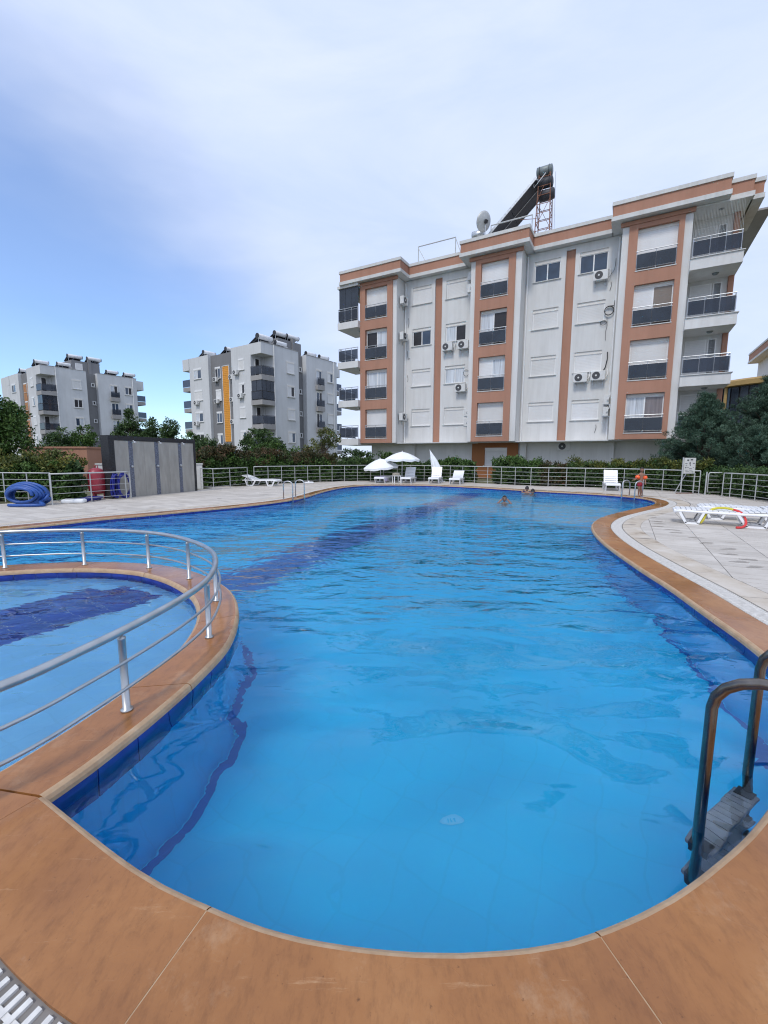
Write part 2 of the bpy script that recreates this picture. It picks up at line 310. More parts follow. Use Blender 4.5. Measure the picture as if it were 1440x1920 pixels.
def water_mat(name, amp, near_amp):
    m, nt, b = newmat(name); nt.nodes.remove(b)
    out = nt.nodes['Material Output']
    g = N(nt, 'ShaderNodeNewGeometry')
    def nn(scale, det, rot, st, rough=0.5):
        mpn = N(nt, 'ShaderNodeMapping'); mpn.inputs['Rotation'].default_value = (0, 0, rot); mpn.inputs['Scale'].default_value = st
        nt.links.new(g.outputs['Position'], mpn.inputs[0])
        n = N(nt, 'ShaderNodeTexNoise'); n.inputs['Scale'].default_value = scale; n.inputs['Detail'].default_value = det; n.inputs['Roughness'].default_value = rough; n.inputs['Distortion'].default_value = 0.6
        nt.links.new(mpn.outputs[0], n.inputs['Vector']); return n
    swell = nn(0.75, 0.6, 0.25, (0.7, 1.3, 1)); mid = nn(1.9, 0.5, -0.5, (0.75, 1.25, 1)); rip = nn(2.3, 2.0, -0.2, (0.7, 1.35, 1)); fine = nn(6.5, 2.0, 0.4, (0.8, 1.3, 1))
    # the sheltered near end is calmer than the open middle where people swim
    sep = N(nt, 'ShaderNodeSeparateXYZ'); nt.links.new(g.outputs['Position'], sep.inputs[0])
    calm = N(nt, 'ShaderNodeMapRange', interpolation_type='SMOOTHSTEP'); calm.inputs['From Min'].default_value = 1.5; calm.inputs['From Max'].default_value = 7.5
    calm.inputs['To Min'].default_value = near_amp; calm.inputs['To Max'].default_value = 1.0; nt.links.new(sep.outputs['Y'], calm.inputs['Value'])
    def mul(x, k):
        q = N(nt, 'ShaderNodeMath', operation='MULTIPLY'); nt.links.new(x, q.inputs[0])
        if isinstance(k, float): q.inputs[1].default_value = k
        else: nt.links.new(k, q.inputs[1])
        return q.outputs[0]
    def add(x, y):
        q = N(nt, 'ShaderNodeMath', operation='ADD'); nt.links.new(x, q.inputs[0]); nt.links.new(y, q.inputs[1]); return q.outputs[0]
    h = add(add(mul(swell.outputs['Fac'], 0.9), mul(mid.outputs['Fac'], 0.42)), mul(add(mul(rip.outputs['Fac'], 0.55), mul(fine.outputs['Fac'], 0.22)), calm.outputs[0]))
    bn = N(nt, 'ShaderNodeBump'); bn.inputs['Strength'].default_value = 1.0; bn.inputs['Distance'].default_value = amp; nt.links.new(h, bn.inputs['Height'])
    gl = N(nt, 'ShaderNodeBsdfGlossy'); gl.inputs['Roughness'].default_value = 0.015; gl.inputs['Color'].default_value = (0.74, 0.89, 1, 1)
    rf = N(nt, 'ShaderNodeBsdfRefraction'); rf.inputs['IOR'].default_value = 1.33; rf.inputs['Roughness'].default_value = 0.0; rf.inputs['Color'].default_value = (0.93, 0.985, 1, 1)
    fr = N(nt, 'ShaderNodeFresnel'); fr.inputs['IOR'].default_value = 1.42
    for n in (gl, rf, fr): nt.links.new(bn.outputs[0], n.inputs['Normal'])
    mx = N(nt, 'ShaderNodeMixShader'); nt.links.new(fr.outputs[0], mx.inputs[0]); nt.links.new(rf.outputs[0], mx.inputs[1]); nt.links.new(gl.outputs[0], mx.inputs[2])
    nt.links.new(mx.outputs[0], out.inputs['Surface'])
    return m
M['coping'] = coping_mat(); M['nose'] = nose_mat(); M['deck'] = deck_mat(); M['border'] = border_mat()
M['pool_blue'] = pool_mat('pool_blue', (0.012, 0.55, 0.87), 2.0, 0.94)
M['pool_light'] = pool_mat('pool_light', (0.24, 0.58, 0.84), 2.0, 0.94)
M['navy_tile'] = simple('navy_tile', (0.020, 0.040, 0.27), 0.15, var=0.3, scale=5)
M['navy_floor'] = pool_mat('navy_floor', (0.003, 0.14, 0.46), 2.0, 1.1)
M['grout'] = simple('grout', (0.34, 0.40, 0.52), 0.8, var=0.15)
M['water'] = water_mat('water', 0.165, 0.06)
M['water_kid'] = water_mat('water_kid', 0.085, 0.3)
M['soil'] = simple('soil', (0.12, 0.12, 0.06), 0.95, var=0.35, scale=1.2)
M['asphalt'] = simple('asphalt', (0.09, 0.09, 0.088), 0.95, var=0.2, scale=0.4)

# ------------------------------------------------------------------ mesh helpers
class MB:
    def __init__(s): s.v = []; s.f = []; s.mi = []
    def add(s, vs, fs, mi=0):
        o = len(s.v); s.v += [tuple(p) for p in vs]; s.f += [tuple(i + o for i in f) for f in fs]; s.mi += [mi] * len(fs); return s
    def box(s, x0, y0, z0, x1, y1, z1, mi=0):
        vs = [(x0, y0, z0), (x1, y0, z0), (x1, y1, z0), (x0, y1, z0), (x0, y0, z1), (x1, y0, z1), (x1, y1, z1), (x0, y1, z1)]
        return s.add(vs, [(3, 2, 1, 0), (4, 5, 6, 7), (0, 1, 5, 4), (1, 2, 6, 5), (2, 3, 7, 6), (3, 0, 4, 7)], mi)
    def obox(s, c, size, R=None, mi=0):
        hx, hy, hz = size[0] / 2, size[1] / 2, size[2] / 2; R = R or Matrix.Identity(3); c = Vector(c)
        vs = [c + R @ Vector(p) for p in ((-hx, -hy, -hz), (hx, -hy, -hz), (hx, hy, -hz), (-hx, hy, -hz), (-hx, -hy, hz), (hx, -hy, hz), (hx, hy, hz), (-hx, hy, hz))]
        return s.add(vs, [(3, 2, 1, 0), (4, 5, 6, 7), (0, 1, 5, 4), (1, 2, 6, 5), (2, 3, 7, 6), (3, 0, 4, 7)], mi)
    def bar(s, a, b, w, h, up=(0, 0, 1), mi=0):
        a = Vector(a); b = Vector(b); d = (b - a); L = d.length; d.normalize()
        u = Vector(up)
        if abs(d.dot(u)) > 0.98: u = Vector((0, 1, 0))
        x = d.cross(u).normalized(); z = x.cross(d).normalized()
        R = Matrix((x, d, z)).transposed()
        return s.obox((a + b) / 2, (w, L, h), R, mi)
    def tube(s, pts, r, n=8, closed=False, caps=True, mi=0):
        P = [Vector(p) for p in pts]; m = len(P)
        rs = r if isinstance(r, (list, tuple)) else [r] * m
        up = Vector((0, 0, 1)); rings = []; prev = None
        for i in range(m):
            if closed: t = (P[(i + 1) % m] - P[i - 1])
            else: t = P[min(i + 1, m - 1)] - P[max(i - 1, 0)]
            t.normalize()
            if prev is None:
                ref = up if abs(t.dot(up)) < 0.95 else Vector((1, 0, 0)); x = t.cross(ref).normalized()
            else:
                x = prev - t * prev.dot(t)
                x = x.normalized() if x.length > 1e-6 else t.cross(up).normalized()
            prev = x; y = t.cross(x)
            rings.append([P[i] + (x * math.cos(2 * PI * k / n) + y * math.sin(2 * PI * k / n)) * rs[i] for k in range(n)])
        vs = [q for R in rings for q in R]; fs = []
        for i in range(m if closed else m - 1):
            j = (i + 1) % m
            for k in range(n):
                fs.append((i * n + k, i * n + (k + 1) % n, j * n + (k + 1) % n, j * n + k))
        if caps and not closed:
            fs.append(tuple(range(n - 1, -1, -1))); fs.append(tuple((m - 1) * n + k for k in range(n)))
        return s.add(vs, fs, mi)
    def lathe(s, prof, n=20, c=(0, 0, 0), mi=0, R=None):
        R = R or Matrix.Identity(3); c = Vector(c); vs = []; fs = []
        for r, z in prof:
            for k in range(n): vs.append(c + R @ Vector((r * math.cos(2 * PI * k / n), r * math.sin(2 * PI * k / n), z)))
        for i in range(len(prof) - 1):
            for k in range(n): fs.append((i * n + k, i * n + (k + 1) % n, (i + 1) * n + (k + 1) % n, (i + 1) * n + k))
        if prof[0][0] > 1e-4: fs.append(tuple(range(n - 1, -1, -1)))
        if prof[-1][0] > 1e-4: fs.append(tuple((len(prof) - 1) * n + k for k in range(n)))
        return s.add(vs, fs, mi)
    def cyl(s, a, b, r, n=12, mi=0): return s.tube([a, b], r, n, mi=mi)
    def prism(s, poly, z0, z1, mi=0):
        n = len(poly); vs = [(p[0], p[1], z0) for p in poly] + [(p[0], p[1], z1) for p in poly]
        fs = [tuple(range(n - 1, -1, -1)), tuple(range(n, 2 * n))] + [(i, (i + 1) % n, n + (i + 1) % n, n + i) for i in range(n)]
        return s.add(vs, fs, mi)
    def mesh(s, name, mats, smooth=False):
        me = bpy.data.meshes.new(name); me.from_pydata(s.v, [], s.f)
        for m in (mats if isinstance(mats, (list, tuple)) else [mats]): me.materials.append(M[m] if isinstance(m, str) else m)
        if any(s.mi): me.polygons.foreach_set('material_index', s.mi)
        if smooth: me.polygons.foreach_set('use_smooth', [True] * len(me.polygons))
        me.update(); return me
    def build(s, name, mats, parent=None, smooth=False, bevel=0.0):
        return link(name, s.mesh(name, mats, smooth), parent, bevel)
def link(name, me, parent=None, bevel=0.0, loc=None):
    o = bpy.data.objects.new(name, me); COL.objects.link(o)
    if parent: o.parent = parent
    if loc is not None: o.location = loc
    if bevel:
        b = o.modifiers.new('bevel', 'BEVEL'); b.width = bevel; b.segments = 2; b.limit_method = 'ANGLE'
    return o
def tag(o, label=None, cat=None, group=None, kind=None):
    if label: o['label'] = label
    if cat: o['category'] = cat
    if group: o['group'] = group
    if kind: o['kind'] = kind
    return o
def thing(name, label, cat, loc=(0, 0, 0), rz=0.0, group=None):
    o = bpy.data.objects.new(name, None); COL.objects.link(o); o.empty_display_size = 0.2
    o.location = loc; o.rotation_euler = (0, 0, rz); return tag(o, label, cat, group)
def struct(name, mb, mats, smooth=False): return tag(mb.build(name, mats, None, smooth), kind='structure')
def dup(root, loc, rz, label, scale=None, group=None):
    r = root.copy(); COL.objects.link(r); r.location = loc; r.rotation_euler = (0, 0, rz)
    if scale: r.scale = scale
    r['label'] = label
    if group: r['group'] = group
    for ch in list(root.children):
        c = ch.copy(); COL.objects.link(c); c.parent = r
        for gch in list(ch.children):
            d = gch.copy(); COL.objects.link(d); d.parent = c
    return r

def catmull(P, step=0.15, closed=False):
    P = [np.array(p, float) for p in P]; n = len(P); out = []
    for i in range(n if closed else n - 1):
        p1, p2 = P[i], P[(i + 1) % n]
        p0 = P[i - 1] if (closed or i > 0) else 2 * p1 - p2
        p3 = P[(i + 2) % n] if (closed or i + 2 < n) else 2 * p2 - p1
        k = max(2, int(np.linalg.norm(p2 - p1) / step))
        for j in range(k):
            t = j / k
            out.append(0.5 * ((2 * p1) + (-p0 + p2) * t + (2 * p0 - 5 * p1 + 4 * p2 - p3) * t * t + (-p0 + 3 * p1 - 3 * p2 + p3) * t ** 3))
    if not closed: out.append(P[-1])
    return np.array(out)
def resample(C, ds):
    seg = np.linalg.norm(np.diff(C, axis=0), axis=1); s = np.concatenate([[0], np.cumsum(seg)])
    q = np.linspace(0, s[-1], max(2, int(round(s[-1] / ds)) + 1))
    return np.stack([np.interp(q, s, C[:, k]) for k in range(C.shape[1])], 1), q
def normals_right(C):
    t = np.gradient(C, axis=0); t /= np.linalg.norm(t, axis=1)[:, None]
    return np.stack([t[:, 1], -t[:, 0]], 1)
def inside(poly, x, y):
    c = False; n = len(poly); j = n - 1
    for i in range(n):
        xi, yi = poly[i]; xj, yj = poly[j]
        if (yi > y) != (yj > y) and x < (xj - xi) * (y - yi) / (yj - yi) + xi: c = not c
        j = i
    return c
def flat(poly, z):
    tris = tessellate_polygon([[Vector((p[0], p[1], 0)) for p in poly]])
    mb = MB(); vs = [(p[0], p[1], z) for p in poly]; fs = []
    for t in tris:
        a, b, c = (Vector(vs[i]) for i in t)
        fs.append(t if (b - a).cross(c - a).z > 0 else (t[0], t[2], t[1]))
    return mb.add(vs, fs)
def in_view(x, y, z=0.0, margin=0.03):
    cp, sp = math.cos(0.128), math.sin(0.128); dz = z - 1.5
    d = y * cp - dz * sp
    if d < 0.1: return False
    a, b = x / d / 0.9, (y * sp + dz * cp) / d / 1.2
    return abs(a) < 1 + margin and abs(b) < 1 + margin
def arc_pts(c, r, a0, a1, n): return [(c[0] + r * math.cos(a0 + (a1 - a0) * i / n), c[1] + r * math.sin(a0 + (a1 - a0) * i / n)) for i in range(n + 1)]

YAW = 0.5135                                   # the whole compound is laid out on the big block's axes
FD = np.array([math.cos(YAW), -math.sin(YAW)]); FB = np.array([math.sin(YAW), math.cos(YAW)])
FP = np.array([-1.515, 34.48])
def fw(u, back, z=0.0):
    q = FP + FD * u + FB * back; return (q[0], q[1], z)

# ------------------------------------------------------------------ pool outline (world metres)
ZW = -0.095; ZF = -1.4; ZK = -0.5; CW = 0.36
MAIN = catmull([(-1.52, 1.72), (-0.92, 1.39), (-0.56, 1.245), (-0.26, 1.16), (0.12, 1.12), (0.47, 1.135), (0.71, 1.185), (0.98, 1.28), (1.27, 1.42), (1.6, 1.61),
        (2.1, 1.97), (2.55, 2.42), (2.85, 2.88), (3.03, 3.38), (3.2, 4.1), (3.39, 4.9), (3.58, 5.9), (3.95, 7.5), (4.46, 9.0), (5.05, 10.1), (5.88, 11.15), (7.09, 12.3),
        (8.5, 13.55), (9.35, 14.6), (9.78, 15.6), (9.82, 16.5), (9.35, 17.5), (8.35, 18.5), (6.5, 20.0), (4.5, 22.0), (2.1, 23.3), (-0.55, 23.2), (-1.9, 21.8), (-2.63, 19.05),
        (-3.12, 15.6), (-4.1, 13.5), (-5.9, 11.3), (-6.8, 10.3), (-7.4, 9.4), (-8.0, 8.6), (-8.7, 7.6), (-9.0, 6.5), (-8.6, 5.4), (-7.7, 4.75), (-6.8, 4.45)], 0.1)
RING_OUT = catmull([(-1.52, 1.72), (-1.45, 1.92), (-1.35, 2.35), (-1.28, 2.85), (-1.275, 3.35), (-1.43, 4.0), (-1.7, 4.6), (-2.1, 5.1), (-2.64, 5.56), (-3.3, 5.86), (-4.22, 5.96), (-5.29, 5.73), (-6.2, 5.2), (-6.8, 4.45)], 0.08)
RING_IN = catmull([(-1.87, 1.78), (-1.80, 1.98), (-1.705, 2.35), (-1.625, 2.85), (-1.61, 3.27), (-1.73, 3.82), (-1.98, 4.34), (-2.32, 4.77), (-2.80, 5.19), (-3.37, 5.49), (-4.14, 5.59), (-5.04, 5.40), (-5.85, 4.92), (-6.42, 4.25)], 0.08)
KID_NEAR = catmull([(-6.42, 4.25), (-6.6, 3.3), (-6.3, 2.2), (-5.4, 1.3), (-4.2, 0.9), (-3.1, 0.98), (-2.4, 1.25), (-2.05, 1.52)], 0.1)
main_poly = [tuple(p) for p in MAIN] + [tuple(p) for p in RING_OUT[::-1][1:-1]]
kid_poly = [tuple(p) for p in RING_IN] + [tuple(p) for p in KID_NEAR[1:]]
kid_poly.reverse() if False else None
NR = normals_right(MAIN)                       # outward, away from the water
NK = normals_right(KID_NEAR) 
if NK[len(NK) // 2] @ np.array([0, 1.0]) > 0: NK = -NK
def offs(C, Nn, d): return C + Nn * d

# ground sheet and the deck bed with a hole for the pool
G = MB()
out_poly = [tuple(p) for p in offs(MAIN, NR, 0.30)] + [tuple(p) for p in offs(KID_NEAR, NK, 0.28)]
def sheet_with_hole(hole, outer, z):
    tris = tessellate_polygon([[Vector((*p, 0)) for p in outer], [Vector((*p, 0)) for p in hole]])
    allp = outer + hole; vs = [(p[0], p[1], z) for p in allp]; fs = []
    for t in tris:
        a, b, c = (Vector(vs[i]) for i in t)
        fs.append(tuple(t) if (b - a).cross(c - a).z > 0 else (t[0], t[2], t[1]))
    return MB().add(vs, fs)
deck_outer = [(-18, -6), (-18, 12.9), (-11.2, 13.4), (-10.6, 17.0), (-8.6, 18.9), (-8.3, 20.6), (-6.6, 23.2), (-3.3, 26.3), (0.3, 27.9), (2.6, 27.6), (4.6, 26.4), (5.8, 25.0), (8.2, 22.9), (11.5, 21.7), (13.3, 20.2), (16, 18.2), (16, -6)]
bed = struct('deck_bed', sheet_with_hole(out_poly, deck_outer, -0.012), 'joint')
ground = struct('ground', sheet_with_hole(deck_outer, [(-2500, -2500), (2500, -2500), (2500, 2500), (-2500, 2500)], -0.03), 'soil')
deck = thing('pool_deck', None, None); deck['kind'] = 'structure'

# pool shells
def wall_strip(C, z0, z1, flip=False):
    mb = MB(); n = len(C)
    vs = [(p[0], p[1], z0) for p in C] + [(p[0], p[1], z1) for p in C]
    fs = [(i, i + 1, n + i + 1, n + i) if not flip else (i + 1, i, n + i, n + i + 1) for i in range(n - 1)]
    return mb.add(vs, fs)
pool = thing('pool_basin', None, None); pool['kind'] = 'structure'
flat(main_poly, ZF).build('floor', 'pool_blue', pool)
wall_strip(MAIN, ZF, -0.04, True).build('wall', 'pool_blue', pool)
wall_strip(RING_OUT, ZF, -0.04).build('wall', 'pool_blue', pool)
kid = thing('paddling_pool_basin', None, None); kid['kind'] = 'structure'
flat(kid_poly, ZK).build('floor', 'pool_light', kid)
wall_strip(RING_IN, ZK, -0.04, True).build('wall', 'pool_light', kid)
wall_strip(KID_NEAR, ZK, -0.04, True).build('wall', 'pool_light', kid)
w1 = tag(flat(main_poly, ZW).build('pool_water', 'water'), kind='structure')
w2 = tag(flat(kid_poly, ZW).build('paddling_pool_water', 'water_kid'), kind='structure')

# navy strip where the walls meet the floor, and the broad navy stripe across the floor
def ribbon(C, Nn, a, b, z):
    A, B = C + Nn * a, C + Nn * b; n = len(C)
    vs = [(*p, z) for p in A] + [(*p, z) for p in B]; fs = []
    for i in range(n - 1):
        q = (i, i + 1, n + i + 1, n + i); p0, p1, p2 = (Vector(vs[k]) for k in q[:3])
        fs.append(q if (p1 - p0).cross(p2 - p1).z > 0 else q[::-1])
    return MB().add(vs, fs)
NRO = normals_right(RING_OUT)                  # points into the main pool
if NRO[20] @ np.array([1, 0]) < 0: NRO = -NRO
ribbon(MAIN, -NR, 0.01, 0.07, ZF + 0.004).build('floor_strip', 'navy_floor', pool)
ribbon(RING_OUT, NRO, 0.01, 0.08, ZF + 0.004).build('floor_strip', 'navy_floor', pool)
sA, sB = np.array([-2.5, 6.35]), np.array([4.45, 20.9]); sd_ = (sB - sA) / np.linalg.norm(sB - sA); sn_ = np.array([sd_[1], -sd_[0]])
for off, hw in ((0.0, 0.55),):
    L = np.array([sA + sn_ * off, sB + sn_ * off]); L, _ = resample(L, 0.5)
    ribbon(L, np.tile(sn_, (len(L), 1)), -hw, hw, ZF + 0.005).build('floor_stripe', 'navy_floor', pool)
# white drain cover on the floor of the near end
d0 = MB(); d0.lathe([(0.0, 0.0), (0.075, 0.0), (0.08, 0.008), (0.06, 0.014), (0.0, 0.014)], 16, (0.46, 2.55, ZF + 0.004))
M['pale_cover'] = simple('pale_cover', (0.14, 0.60, 0.84), 0.5, var=0.08)
drain = tag(d0.build('drain_cover', 'pale_cover'), 'small pale drain cover on the blue floor of the near pool end', 'drain cover')
dg = MB(); 
for k in range(3): dg.box(0.43 + k * 0.022, 2.515, ZF + 0.0185, 0.44 + k * 0.022, 2.585, ZF + 0.021)
dg.build('slot', 'pool_blue', drain)

# waterline tiles, one piece each
def tile_band(C, flip, parent, w, z0, z1, limit=None):
    R, q = resample(C, w); sgn = -1 if flip else 1
    for i in range(len(R) - 1):
        a, b = R[i], R[i + 1]; t = (b - a) / np.linalg.norm(b - a); n = np.array([t[1], -t[0]]) * sgn
        a2, b2 = a + t * 0.0032, b - t * 0.0032; m0, m1 = n * 0.001, n * 0.0085
        mb = MB(); c = (a + b) / 2
        poly = [a2 + m0 - c, b2 + m0 - c, b2 + m1 - c, a2 + m1 - c]
        mb.prism([tuple(p) for p in poly], z0, z1)
        o = mb.build('waterline_tile', 'navy_tile', parent); o.location = (c[0], c[1], 0)
def grout_band(C, Nn, parent, z0, z1):
    mb = MB(); B = C + Nn * 0.0005; n = len(C)
    mb.add([(*p, z0) for p in B] + [(*p, z1) for p in B], [(i, i + 1, n + i + 1, n + i) for i in range(n - 1)]); mb.build('grout_band', 'grout', parent)
tile_band(MAIN, True, pool, 0.30, -0.225, -0.05)
tile_band(RING_OUT, False, pool, 0.25, -0.295, -0.05)
tile_band(RING_IN, True, kid, 0.25, -0.245, -0.05)
grout_band(MAIN, -NR, pool, -0.227, -0.045); grout_band(RING_OUT, NRO, pool, -0.297, -0.045)
NRI = normals_right(RING_IN); NRI = NRI if NRI[20] @ np.array([-1, 0]) > 0 else -NRI
grout_band(RING_IN, NRI, kid, -0.247, -0.045)

# navy tiled stripe on the paddling pool floor
bx = FD; by = FB; bandc = FD * -5.42 + FB * 2.40
gm = MB(); ts = 0.275
for j in range(-14, 6):
    for i in (-1.5, -0.5, 0.5, 1.5):
        c = bandc + bx * (i * ts + 0.0) + by * (j * ts)
        cs = [c + bx * a * ts * 0.5 + by * b * ts * 0.5 for a, b in ((-1, -1), (1, -1), (1, 1), (-1, 1))]
        if not all(inside(kid_poly, *p) for p in cs): continue
        mb = MB(); k = 0.487
        mb.prism([tuple(bx * a * ts * k + by * b * ts * k) for a, b in ((-1, -1), (1, -1), (1, 1), (-1, 1))][::1], 0, 0.006)
        o = mb.build('floor_tile', 'navy_tile', kid); o.location = (c[0], c[1], ZK + 0.003)
        gm.add([(*p, ZK + 0.002) for p in cs], [(0, 1, 2, 3)])
gm.build('stripe_grout', 'grout', kid)

# coping stones
coping = thing('pool_coping', None, None); coping['kind'] = 'structure'
PROF = [(CW, -0.05), (CW, 0.0), (0.014, 0.0), (0.003, -0.003), (-0.010, -0.012), (-0.018, -0.028), (-0.02, -0.05)]
def stones(C, Nn, first, step, prof, parent):
    R, q = resample(C, 0.07); idx = np.linspace(0, len(C) - 1, len(R)); NN = normals_right(R); NN = NN if NN[len(NN) // 2] @ Nn[len(Nn) // 2] > 0 else -NN
    L = q[-1]; cuts = [0.0]; x = first
    while x < L - 0.4: cuts.append(x); x += step
    cuts.append(L)
    for a, b in zip(cuts[:-1], cuts[1:]):
        qs = np.concatenate([[a + 0.0022], q[(q > a + 0.02) & (q < b - 0.02)], [b - 0.0022]])
        P = np.stack([np.interp(qs, q, R[:, k]) for k in (0, 1)], 1); Q = np.stack([np.interp(qs, q, NN[:, k]) for k in (0, 1)], 1)
        c = P[len(P) // 2]; mb = MB(); m = len(prof); vs = []; dz = random.uniform(-0.0015, 0.0015)
        for p, n in zip(P, Q):
            for d, z in prof: w = p + n * d - c; vs.append((w[0], w[1], z + (dz if z > -0.04 else 0)))
        for i in range(len(P) - 1):
            for k in range(m - 1):
                f = (i * m + k, (i + 1) * m + k, (i + 1) * m + k + 1, i * m + k + 1)
                mb.add([vs[t] for t in f], [(0, 1, 2, 3)], 1 if k >= 2 else 0)
        mb.add(vs[:m], [tuple(range(m))]); mb.add(vs[-m:], [tuple(range(m - 1, -1, -1))])
        o = mb.build('coping_stone', ['coping', 'nose'], parent); o.location = (c[0], c[1], 0)
        bm = bmesh.new(); bm.from_mesh(o.data); bmesh.ops.remove_doubles(bm, verts=bm.verts, dist=1e-5); bmesh.ops.recalc_face_normals(bm, faces=bm.faces); bm.to_mesh(o.data); bm.free()
ribbon(MAIN, NR, 0.012, CW - 0.004, -0.0018).build('joint_mortar', 'nose', coping)
stones(MAIN, NR, 1.05, 1.29, PROF, coping)
stones(KID_NEAR, NK, 1.2, 1.25, PROF, coping)
# ring between the two pools: both edges worn
RO, qo = resample(RING_OUT, 0.07); RI, qi = resample(RING_IN, 0.07)
m = len(RO); RI = np.stack([np.interp(np.linspace(0, 1, m), np.linspace(0, 1, len(RI)), RI[:, k]) for k in (0, 1)], 1)
cuts = [0] + [int(i) for i in range(14, m - 8, 18)] + [m - 1]
for a, b in zip(cuts[:-1], cuts[1:]):
    mb = MB(); c = RO[(a + b) // 2]; rows = []
    for i in range(a, b + 1):
        p, r = RO[i], RI[i]; t = (RO[min(i + 1, m - 1)] - RO[max(i - 1, 0)]); t /= np.linalg.norm(t)
        sh = t * (0.003 if i == a else -0.003 if i == b else 0); n = (p - r) / np.linalg.norm(p - r); row = []
        for base, d, z in ((r, -0.02, -0.05), (r, -0.018, -0.03), (r, -0.010, -0.012), (r, 0.003, -0.003), (r, 0.014, 0.0), (p, -0.014, 0.0), (p, -0.003, -0.003), (p, 0.010, -0.012), (p, 0.018, -0.03), (p, 0.02, -0.05)):
            w = base + n * d + sh - c; row.append((w[0], w[1], z))
        rows.append(row)
    k = len(rows[0]); vs = [v for r in rows for v in r]
    for i in range(len(rows) - 1):
        for j in range(k - 1): mb.add([vs[i * k + j], vs[(i + 1) * k + j], vs[(i + 1) * k + j + 1], vs[i * k + j + 1]], [(0, 1, 2, 3)], 0 if j == 4 else 1)
    mb.add(rows[0], [tuple(range(k))]); mb.add(rows[-1], [tuple(range(k - 1, -1, -1))])
    o = mb.build('coping_stone', ['coping', 'nose'], coping); o.location = (c[0], c[1], 0)
    bm = bmesh.new(); bm.from_mesh(o.data); bmesh.ops.remove_doubles(bm, verts=bm.verts, dist=1e-5); bmesh.ops.recalc_face_normals(bm, faces=bm.faces); bm.to_mesh(o.data); bm.free()
o0 = tuple(offs(MAIN, NR, CW)[0]); k0 = tuple(offs(KID_NEAR, NK, CW)[-1])
MB().prism([(-1.524, 1.712), (-1.866, 1.772), (-2.052, 1.512), k0, o0], -0.05, 0.0).build('coping_stone', 'coping', coping)

# overflow grating beside the coping: channel and slats
grating = thing('overflow_grating', None, None); grating['kind'] = 'structure'
ribbon(MAIN, NR, CW + 0.001, CW + 0.235, -0.045).build('channel', 'channel', grating)
R, q = resample(MAIN, 0.036); NN = normals_right(R)
mid = R + NN * (CW + 0.118)
cand = [i for i in range(len(R)) if in_view(mid[i][0], mid[i][1])]
cand.sort(key=lambda i: mid[i][0] ** 2 + mid[i][1] ** 2)
single = set(cand[:290]); slat_me = MB().box(-0.0085, -0.105, -0.022, 0.0085, 0.105, 0.0).mesh('grate_slat', 'grate_white'); rest = MB()
for i in range(len(R)):
    a = math.atan2(NN[i][1], NN[i][0]) - PI / 2
    if i in single:
        o = link('grate_slat', slat_me, grating, loc=(mid[i][0], mid[i][1], -0.002)); o.rotation_euler = (0, 0, a)
    elif in_view(mid[i][0], mid[i][1], margin=0.5) or mid[i][1] < 6:
        rest.obox((mid[i][0], mid[i][1], -0.013), (0.017, 0.21, 0.022), Matrix.Rotation(a, 3, 'Z'))
tag(rest.build('grate_slat_run', 'grate_white', grating), kind='stuff')
for d in (0.055, 0.175):
    ribbon(MAIN, NR, CW + d, CW + d + 0.016, 0.0005 - 0.006).build('grate_bar', 'grate_white', grating)

# pale border stones outside the grating
border = thing('deck_border', None, None); border['kind'] = 'structure'
BP = [(0.60, -0.03), (0.60, 0.0), (0.945, 0.0), (0.945, -0.03)]
stones_R, qs_ = resample(MAIN, 0.07)
def border_stones(C, step):
    R, q = resample(C, 0.1); NN = normals_right(R); L = q[-1]; x = 0.0
    while x < L - 0.2:
        y = min(L, x + step); qq = np.concatenate([[x + 0.002], q[(q > x + 0.02) & (q < y - 0.02)], [y - 0.002]])
        P = np.stack([np.interp(qq, q, R[:, k]) for k in (0, 1)], 1); Q = np.stack([np.interp(qq, q, NN[:, k]) for k in (0, 1)], 1)
        c = P[len(P) // 2]; A = [tuple(p + n * 0.60 - c) for p, n in zip(P, Q)]; B = [tuple(p + n * 0.945 - c) for p, n in zip(P, Q)]
        mb = MB(); nn = len(A)
        for z, fl in ((0.0, 0),):
            mb.add([(*p, 0.0) for p in A] + [(*p, 0.0) for p in B] + [(*p, -0.03) for p in A] + [(*p, -0.03) for p in B],
                   [(i, nn + i, nn + i + 1, i + 1) for i in range(nn - 1)] + [(2 * nn + i, i, i + 1, 2 * nn + i + 1) for i in range(nn - 1)] + [(nn + i, 3 * nn + i, 3 * nn + i + 1, nn + i + 1) for i in range(nn - 1)])
        o = mb.build('border_stone', 'border', border); o.location = (c[0], c[1], random.uniform(-0.001, 0.001))
        bm = bmesh.new(); bm.from_mesh(o.data); bmesh.ops.recalc_face_normals(bm, faces=bm.faces)
        if sum(f.normal.z * f.calc_area() for f in bm.faces) < 0: bmesh.ops.reverse_faces(bm, faces=bm.faces)
        bm.to_mesh(o.data); bm.free(); x = y
border_stones(MAIN, 1.0)

# travertine pavers aligned with the block, cut where they meet the border
hole = np.array([tuple(p) for p in offs(MAIN, NR, 0.95)] + [tuple(p) for p in offs(KID_NEAR, NK, 0.34)]); hole_l = [tuple(p) for p in hole]
htan = np.roll(hole, -1, 0) - np.roll(hole, 1, 0); hn = np.stack([htan[:, 1], -htan[:, 0]], 1); hn /= np.linalg.norm(hn, axis=1)[:, None] + 1e-9
outs = hole + hn * 0.05
if np.mean([inside(hole_l, *p) for p in outs[::25]]) > 0.5: hn = -hn
def clip(poly, p, n):
    out = []
    for i in range(len(poly)):
        a, b = poly[i], poly[(i + 1) % len(poly)]; da, db = (a - p) @ n, (b - p) @ n
        if da >= 0: out.append(a)
        if (da >= 0) != (db >= 0): out.append(a + (b - a) * da / (da - db))
    return out
pav = []; TW, TL = 0.70, 0.22
deck_np = [tuple(p) for p in deck_outer]
